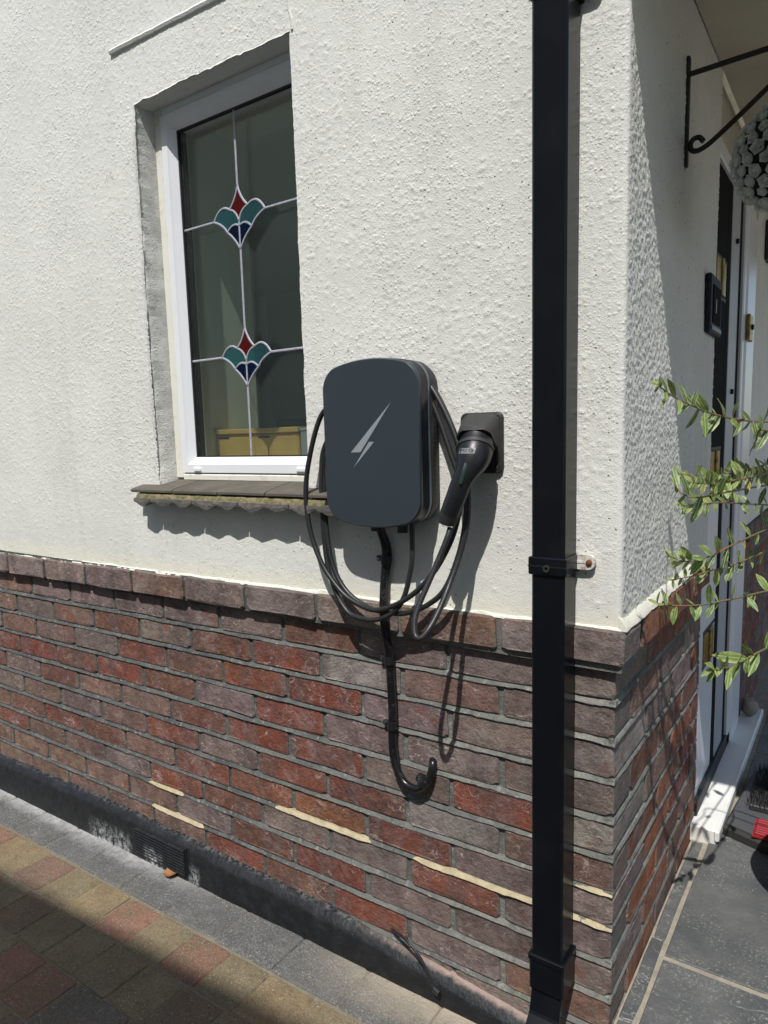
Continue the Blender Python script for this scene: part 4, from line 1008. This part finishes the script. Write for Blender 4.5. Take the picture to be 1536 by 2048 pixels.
# ------------------------------------------------------------------ plug holster
ho = thing('plug_holster', 'black plastic holster holding the charging plug, screwed to the wall', 'holster', (-.25, -.012, .345))
def rrect(x0, x1, z0, z1, r, y, bow=.004):
    o = []
    for cx_, cz_, a0 in ((x1-r, z1-r, 0), (x0+r, z1-r, 90), (x0+r, z0+r, 180), (x1-r, z0+r, 270)):
        for k in range(6):
            a = math.radians(a0+90*k/5); o.append((cx_+r*math.cos(a), y, cz_+r*math.sin(a)))
    return o
hx0, hx1, hz0, hz1 = -.302, -.213, .343, .459
part(MB().loft([rrect(hx0, hx1, hz0, hz1, .012, -.010), rrect(hx0, hx1, hz0, hz1, .012, -.016), rrect(hx0+.002, hx1-.002, hz0+.002, hz1-.002, .011, -.018)]), 'back_plate', MT['matte'], ho, True, 40)
ax0 = px7(690, 560, -.048); ax1 = px7(660, 720, -.066); ad = (ax1-ax0).normalized()
L = []; base = rrect(hx0+.0015, hx1-.004, hz0+.006, hz1-.0015, .020, -.0165); n = len(base)
u_ = ad.cross(Vector((0, 0, 1))).normalized(); w_ = ad.cross(u_)
cc = ax0 + ad*.004
circ = []
for p in base:
    d = Vector(p)-Vector(((hx0+hx1)/2-.002, -.017, (hz0+hz1)/2+.003)); a = math.atan2(d.z, d.x)
    circ.append(a)
def cring(c, r):
    out = []
    for a in circ:
        v = Vector((math.cos(a), 0, math.sin(a))); v = (v - ad*v.dot(ad)).normalized(); out.append(tuple(c+v*r))
    return out
def mixl(A, B, t): return [tuple(Vector(a).lerp(Vector(b), t)) for a, b in zip(A, B)]
C0 = cring(cc, .0385); C1 = cring(cc+ad*.006, .0385); C2 = cring(cc+ad*.006, .0350); C3 = cring(cc-ad*.004, .0345)
part(MB().loft([base, mixl(base, C0, .30), mixl(base, C0, .62), mixl(base, C0, .88), C0, C1, C2, C3], False, False), 'socket_hood', MT['matte'], ho, True, 50)
for x, z in ((hx1-.010, hz1-.012), (hx1-.010, hz0+.012), (hx0+.010, hz1-.014), (hx0+.010, hz0+.012)):
    part(MB().tube([(x, -.0170, z), (x, -.0186, z)], .0058, 14), 'screw_recess', MT['gasket'], ho); part(MB().tube([(x+.0008, -.0180, z), (x+.0008, -.0190, z)], .0032, 10), 'screw_head', MT['screw'], ho)

# ------------------------------------------------------------------ armoured supply cable
sc_ = thing('supply_cable', 'thick black supply cable clipped to the wall, curling into a brick joint', 'cable', (-.45, -.02, -.2))
def c8(cx, cy, y): return onY(700+cx/3.4136, 1040+cy/3.4136, y)
sp_ = [((200,0),-.045), ((208,70),-.040), ((236,160),-.026), ((246,260),-.0235), ((234,400),-.024), ((228,540),-.030), ((228,640),-.0345), ((236,740),-.034), ((254,850),-.026), ((268,960),-.0165), ((280,1150),-.0135), ((289,1350),-.0135), ((287,1500),-.0135), ((304,1650),-.015), ((362,1780),-.018), ((440,1835),-.020), ((505,1815),-.019), ((548,1750),-.015), ((566,1670),-.008), ((566,1640),.004), ((566,1630),.02)]
part(MB().tube(spline([c8(*a, y) for a, y in sp_], 6), .0088, 14), 'sheath', MT['swa'], sc_, True)
part(MB().tube(spline([c8(a[0]+26+(6 if 80 < a[1] < 300 else 0), a[1], y+.003) for a, y in sp_[:14]], 6), .0028, 8), 'data_wire', MT['rubber'], sc_, True)
for (cx_, cy_), y in (((246, 268), -.0235), ((267, 955), -.0165), ((289, 1400), -.0135)):
    p = c8(cx_, cy_, y); c = part(MB().tube([p+Vector((0, 0, -.009)), p+Vector((0, 0, .009))], .0118, 16), 'clip', MT['black'], sc_, True, 40)
    part(MB().box((p.x-.027, y+.001, p.z-.006), (p.x-.008, y+.011, p.z+.006), .002), 'clip_foot', MT['black'], sc_)
    part(MB().tube([(p.x-.021, y+.002, p.z), (p.x-.021, y-.001, p.z)], .0030, 10), 'nail', MT['screw'], sc_)
p = c8(505, 1790, -.019); d = (c8(548, 1740, -.016)-c8(470, 1835, -.020)).normalized()
part(MB().tube([p-d*.009, p+d*.009], .0122, 16), 'clip', MT['black'], sc_, True, 40)
q = c8(478, 1765, -.014); part(MB().box((q.x-.008, -.020, q.z-.007), (q.x+.008, -.003, q.z+.008), .002), 'clip_foot', MT['black'], sc_)
part(MB().tube([(q.x, -.019, q.z), (q.x, -.0225, q.z)], .0032, 10), 'nail', MT['screw'], sc_)
# thin stray cable over the skirting
tw = thing('thin_cable', 'thin black cable drooping over the black skirting to the paving', 'cable', (onY(840, 1920, -.03).x, -.03, gz(-.4)))
part(MB().tube(spline([onY(783, 1858, .004), onY(790, 1864, -.012), onY(812, 1880, -.033), onY(838, 1912, -.038), onY(855, 1945, -.040), onY(866, 1972, -.041), onY(874, 1984, -.044)], 6), .0034, 8), 'wire', MT['rubber'], tw, True)
part(MB().tube([onY(868, 1978, -.043), onY(878, 1988, -.046)], .0062, 8), 'plug_end', MT['rubber'], tw, True)

# ------------------------------------------------------------------ wall bracket and hanging rose ball
br = thing('basket_bracket', 'black wrought iron hanging basket bracket on the shaded porch wall', 'bracket', (.012, .39, .96))
BY = .39
part(MB().box((.010, BY-.007, .955), (.018, BY+.007, 1.168), .002), 'back_bar', MT['iron'], br)
part(MB().tube([(.016, BY, 1.134), (.10, BY, 1.137), (.206, BY, 1.140), (.225, BY, 1.147), (.228, BY, 1.160)], .0055, 8), 'arm', MT['iron'], br)
part(MB().tube(spline([(.047, BY, .998), (.038, BY, 1.008), (.026, BY, 1.006), (.022, BY, .994), (.028, BY, .984), (.045, BY, .985), (.075, BY, 1.003), (.160, BY, 1.068), (.200, BY, 1.100), (.208, BY, 1.135)], 5), .0052, 8), 'scroll_brace', MT['iron'], br, True)
BC = Vector((.206, .388, .935)); BR = .098
fb = thing('rose_ball', 'hanging ball of pale fabric roses under the iron bracket', 'flower ball', BC)
part(MB().tube([(BC.x, BC.y, BC.z+BR), (BC.x, BC.y, 1.136)], .0012, 6), 'chain', MT['iron'], fb)
mb = MB(); mb.lathe([(max(.0005, BR*.93*math.sin(math.pi*k/14)), -BR*.93*math.cos(math.pi*k/14)) for k in range(15)], BC, 22); core = part(mb, 'moss_core', MT['green'], fb, True)
def rose_mesh(seed):
    r = random.Random(seed); mb = MB(); n = 10
    for (rad, h, z0) in ((1.0, .62, .0), (.74, .84, .10), (.48, .97, .2), (.24, 1.02, .3)):
        ph = r.uniform(0, 6); L = []
        for t in (0, .5, 1):
            L.append([((rad*(.35+.65*math.sin(t*1.5))*(1+.13*t*math.sin(5*a+ph)))*math.cos(a), (rad*(.35+.65*math.sin(t*1.5))*(1+.13*t*math.sin(5*a+ph)))*math.sin(a), z0+(h-z0)*t**1.4+.06*t*math.sin(5*a+ph+1)) for a in [2*math.pi*k/n for k in range(n)]])
        mb.loft(L, False, False)
    return mb.mesh('rose', MT['rose'], False)
RM = [rose_mesh(k) for k in range(4)]
for k in range(190):
    zz = 1-2*(k+.5)/190; a = k*2.39996; v = Vector((math.sqrt(1-zz*zz)*math.cos(a), math.sqrt(1-zz*zz)*math.sin(a), zz))
    if v.x > .75: continue
    s = rnd.uniform(.0100, .0142); o = put('rose', RM[k % 4], fb, v*BR*.95 , None, (s, s, s*1.1))
    o.rotation_euler = (v+Vector((rnd.uniform(-.2, .2), rnd.uniform(-.2, .2), rnd.uniform(-.2, .2)))).to_track_quat('Z', 'Y').to_euler()

# ------------------------------------------------------------------ small things by the door
pq = thing('house_plaque', 'dark framed plaque on the shaded wall beside the door', 'plaque', (.012, .725, .65))
part(MB().box((.012, .648, .650), (.026, .795, .790), .003), 'frame', MT['plaque'], pq)
part(MB().box((.0255, .672, .675), (.0285, .772, .766), .001), 'panel', MT['darkrub'], pq); part(MB().box((.0262, .700, .700), (.0292, .712, .735), .001), 'raised_mark', MT['label'], pq)
part(MB().box((.0255, .660, .657), (.0290, .785, .668), .001), 'lower_strip', MT['label'], pq)
a = onX(1497, 655, .012)
bl = thing('door_bell', 'small brass bell push on the white door casing', 'doorbell', (.010, a.y, a.z-.04))
part(MB().box((.010, a.y-.035, a.z-.045), (.022, a.y+.035, a.z+.040), .003), 'plate', MT['brass'], bl); part(MB().tube([(.022, a.y, a.z), (.028, a.y, a.z)], .009, 12), 'button', MT['gasket'], bl)
a = onX(1534, 485, .012)
ln = thing('wall_lantern', 'black framed lantern on the far wall beyond the door', 'lantern', (.012, a.y, a.z-.06))
part(MB().box((.012, a.y-.05, a.z-.07), (.024, a.y+.05, a.z+.07), .003), 'back_plate', MT['matte'], ln)
part(MB().box((.024, a.y-.045, a.z-.060), (.085, a.y-.037, a.z+.055)).box((.024, a.y+.037, a.z-.060), (.085, a.y+.045, a.z+.055)).box((.077, a.y-.037, a.z-.060), (.085, a.y+.037, a.z-.052)).box((.077, a.y-.037, a.z+.047), (.085, a.y+.037, a.z+.055)), 'cage', MT['matte'], ln)
part(MB().box((.026, a.y-.035, a.z-.05), (.075, a.y+.035, a.z+.045)), 'shade', MT['soffit'], ln)
a = onZ(1487, 1408, -.690)
mb = MB(); mb.lathe([(max(.0005, .026*math.sin(math.pi*k/8)), .034-.034*math.cos(math.pi*k/8)) for k in range(9)], (0, 0, 0), 12)
for i, v in enumerate(mb.v): n_ = 1+mnoise.noise(Vector(v)*40)*.22; mb.v[i] = (v[0]*n_*1.15, v[1]*n_, v[2]*n_)
pb = mb.build('pebble', MT['pebble'], None, True); pb.location = (.035, 1.66, -.690); tag(pb, 'rounded tan stone sitting on the far end of the white door sill', 'stone')

# pot, boot scraper
PC = (.385, .565, PZ)
pt = thing('plant_pot', 'round black pot at the right edge, holding the leafy shrub', 'pot', PC)
part(MB().lathe([(.001, .002), (.120, .002), (.132, .012), (.155, .16), (.168, .27), (.176, .275), (.177, .292), (.170, .296), (.160, .290), (.152, .24), (.001, .24)], PC, 48), 'body', MT['pot'], pt, True, 40)
part(MB().tube([(PC[0]+.1735*math.cos(2*math.pi*k/48), PC[1]+.1735*math.sin(2*math.pi*k/48), PZ+.2955) for k in range(49)], .0022, 6), 'rim', MT['charger_trim'], pt, True)
part(MB().lathe([(.001, .243), (.1515, .243)], PC, 32), 'soil', MT['soil'], pt)
bs = thing('boot_scraper', 'black boot scraper with bristle block and red ribbed end by the door sill', 'boot scraper', (.15, .98, PZ))
P = [(.072, .815), (.30, .735), (.34, 1.22), (.105, 1.22)]
sc2 = lambda k, z: [( (x-.2)*k+.2, (y-1.0)*k+1.0, z) for x, y in P]
part(MB().loft([sc2(1, PZ+.001), sc2(1, PZ+.022), sc2(.97, PZ+.030)]), 'base', MT['matte'], bs); part(MB().loft([sc2(.93, PZ+.0302), sc2(.92, PZ+.034)]), 'top_plate', MT['greytop'], bs)
bb = part(MB().box((.125, .93, PZ+.034), (.30, 1.19, PZ+.052), .003), 'bristle_block', MT['matte'], bs)
g = MB()
for k in range(700):
    x = rnd.uniform(.118, .30); y = rnd.uniform(.925, 1.19); t = Vector((rnd.uniform(-.01, .01), rnd.uniform(-.01, .01), .026)); w = .0011
    g.add([(x-w, y, PZ+.050), (x+w, y, PZ+.050), (x+t.x, y+t.y, PZ+.050+t.z)], [(0, 1, 2)]); g.add([(x, y-w, PZ+.050), (x, y+w, PZ+.050), (x+t.x, y+t.y, PZ+.050+t.z)], [(0, 1, 2)])
br_ = part(g, 'bristles', MT['black'], bs); br_['kind'] = 'stuff'
for k in range(7):
    part(MB().box((.155, .790+k*.0125, PZ+.034), (.27, .799+k*.0125, PZ+.046), .002), 'red_rib', MT['redplastic'], bs)
part(MB().box((.150, .785, PZ+.0335), (.275, .885, PZ+.038)), 'red_end', MT['redplastic'], bs)

# ------------------------------------------------------------------ leafy shrub
sb = thing('shrub', 'variegated green shrub reaching in from the right over the corner', 'shrub', (PC[0], PC[1], PZ+.24))
def leaf_mesh(seed):
    r = random.Random(seed); mb = MB(); L = .040; N = 6; wmax = r.uniform(.0048, .0080); droop = r.uniform(-.2, .5); fold = r.uniform(.12, .4)
    for i in range(N+1):
        t = i/N; w = wmax*math.sin(math.pi*min(1, t*.92+.06))**.8*(1 if t < .99 else .06); x = L*t; z = -droop*L*t*t*.6
        e = r.uniform(-.0006, .0006)
        mb.v += [(x, -w+e, z+w*fold), (x, 0, z), (x, w+e, z+w*fold)]
    for i in range(N):
        a = i*3; mb.f += [(a, a+1, a+4, a+3), (a+1, a+2, a+5, a+4)]
    return mb.mesh('leaf', MT['leaf'], True)
LM = [leaf_mesh(k) for k in range(8)]
LG = [(.12, .21, .05), (.16, .25, .06), (.085, .16, .055), (.24, .31, .075), (.06, .115, .045)]
def stem(px, xs, r0, nleaf, size, reach=True, tuft=0, cols=None):
    n = len(px); P = [onX(u, v, xs[0]+(xs[1]-xs[0])*i/(n-1)) for i, (u, v) in enumerate(px)]
    if reach:
        e = P[-1]; b = Vector((PC[0]+rnd.uniform(-.05, .05), PC[1]+rnd.uniform(-.05, .05), PZ+.24))
        d = (P[-1]-P[-2]).normalized(); P += [e+d*.06+Vector((.0, .02, -.02)), e.lerp(b, .45)+Vector((.10, .02, .06)), b.lerp(e, .12), b]
    S = spline(P, 6); vis = (n-1)*6
    so_ = part(MB().tube(S, [.0008+.0016*min(1, i/vis)*r0 for i in range(len(S))], 6), 'stem', MT['stem'], sb, True)
    off = -so_.location
    for k in range(nleaf):
        t = (k+rnd.random()*.8)/nleaf; i = min(int(t*vis), len(S)-2); p = S[i]; d = (S[max(i-1, 0)]-S[i+1]).normalized()
        side = 1 if k % 2 else -1
        up = Vector((rnd.uniform(-.5, .5), rnd.uniform(-.5, .5), side*rnd.uniform(.4, 1.1))); dr = (d*rnd.uniform(.25, .9)+up).normalized()
        nrm = (Vector((.45, -1.0, .9))+Vector((rnd.uniform(-1, 1), rnd.uniform(-1, 1), rnd.uniform(-1, 1)))*.8)
        nrm = (nrm - dr*nrm.dot(dr)).normalized(); yy = nrm.cross(dr)
        s = 1.12*size*rnd.uniform(.5, 1.15)*(0.45+.55*min(1, t*2.2)); M_ = Matrix((dr, yy, nrm)).transposed().to_4x4()
        o = put('leaf', rnd.choice(LM), so_, None, None, None, rnd.choice(cols or LG)); o.matrix_basis = Matrix.Translation(p) @ M_ @ Matrix.Scale(s, 4)
    for k in range(tuft):
        dr = ((S[0]-S[2]).normalized()*1.0+Vector((rnd.uniform(-1, 1), rnd.uniform(-1, 1), rnd.uniform(-1, 1)))*.8).normalized()
        nrm = Vector((.4, -1, .8)); nrm = (nrm-dr*nrm.dot(dr)).normalized(); M_ = Matrix((dr, nrm.cross(dr), nrm)).transposed().to_4x4()
        o = put('leaf', rnd.choice(LM), so_, None, None, None, (.20, .25, .06)); o.matrix_basis = Matrix.Translation(S[min(k, 6)]) @ M_ @ Matrix.Scale(size*rnd.uniform(.3, .6), 4)
stem([(1318, 772), (1345, 792), (1385, 812), (1420, 826), (1460, 836), (1500, 842), (1545, 846)], (.10, .19), 1.0, 27, .95, tuft=2)
stem([(1352, 948), (1385, 951), (1430, 950), (1470, 946), (1505, 938), (1545, 926)], (.035, .17), 1.2, 40, .85, tuft=6)
stem([(1385, 965), (1420, 968), (1460, 962), (1500, 955), (1545, 945)], (.09, .18), 1.0, 42, .9, tuft=6, cols=LG+[(.24, .20, .06)])
stem([(1362, 1012), (1400, 1008), (1440, 1005), (1500, 1008), (1545, 1012)], (.08, .18), .8, 25, .9, tuft=4)
stem([(1340, 1112), (1365, 1122), (1395, 1120), (1430, 1108), (1475, 1085), (1545, 1055)], (.06, .18), .8, 20, .9, tuft=4)
stem([(1345, 1160), (1385, 1152), (1420, 1142), (1460, 1132), (1500, 1116), (1545, 1098)], (.05, .18), 1.0, 22, .95, tuft=4)
stem([(1312, 1207), (1345, 1211), (1400, 1210), (1460, 1199), (1545, 1181)], (.06, .19), .9, 20, .95, tuft=6)
stem([(1425, 1338), (1455, 1335), (1485, 1322), (1510, 1308), (1550, 1290)], (.14, .21), 1.0, 13, 1.35, tuft=5)
stem([(1500, 905), (1512, 880), (1520, 860), (1550, 870)], (.17, .22), 1.0, 7, .8)
stem([(1350, 930), (1352, 960), (1362, 985), (1395, 995), (1450, 985), (1545, 970)], (.028, .17), .8, 10, 1.0)
stem([(1500, 1600), (1520, 1500), (1545, 1420)], (.20, .24), 1.0, 6, .9, reach=False) if False else None

# dry leaf on the paving
a = onZ(348, 1747, -.848)
mb = MB()
for i in range(7):
    t = i/6; w = .016*math.sin(math.pi*(t*.9+.06)); mb.v += [(.040*t-.02, -w, .004+.012*abs(t-.5)+w*.6), (.040*t-.02, 0, .002+.010*t*t), (.040*t-.02, w, .005+w*.9-.006*t)]
for i in range(6): b_ = i*3; mb.f += [(b_, b_+1, b_+4, b_+3), (b_+1, b_+2, b_+5, b_+4)]
dl = mb.build('dry_leaf', MT['dryleaf'], None, True); dl.location = (a.x, a.y-.006, gz(a.x)+.002); dl.scale = (1.25, 1.25, 1.25); dl.rotation_euler = (.3, -.1, .5); tag(dl, 'curled brown dead leaf on the paving below the air vent', 'leaf')

# ------------------------------------------------------------------ the neighbouring house across the drive
nb = thing('neighbour_house', 'house across the drive that shades the paving and mirrors in the glass', 'house', (0, -3.672, -.86))
ang = math.atan2(.08, 1.18); EH = 4.15
part(MB().box((-7, -5.2, 0), (6, 0, EH+.85)), 'wall', MT['nwall'], nb).location = (0, 0, 0)
def nbpart(mb, name, mat, par=None): o = mb.build(name, mat); o.parent = par or nb; return o
nbpart(MB().box((-7.3, -.0, EH+.78), (6.3, .42, EH+.96)), 'eaves', MT['upvc_dirty'])
nbpart(MB().add([(-7.3, .42, EH+.965), (6.3, .42, EH+.965), (6.3, -2.6, EH+2.4), (-7.3, -2.6, EH+2.4), (-7.3, -5.6, EH+.965), (6.3, -5.6, EH+.965)], [(0, 1, 2, 3), (3, 2, 5, 4)]), 'roof', MT['roof'])
for x0, x1, z0, z1 in ((-4.2, -3.2, 1.0, 2.2), (-1.2, -.2, 1.1, 2.2), (1.8, 2.9, 1.0, 2.2), (-4.2, -3.2, 3.2, 4.3), (.6, 1.7, 3.2, 4.3)):
    w_o = nbpart(MB().box((x0, .0, z0), (x1, .03, z1)), 'window', MT['upvc']); nbpart(MB().box((x0+.07, .031, z0+.07), (x1-.07, .036, z1-.07)), 'pane', MT['screen'], w_o)
nb.rotation_euler = (0, 0, ang)
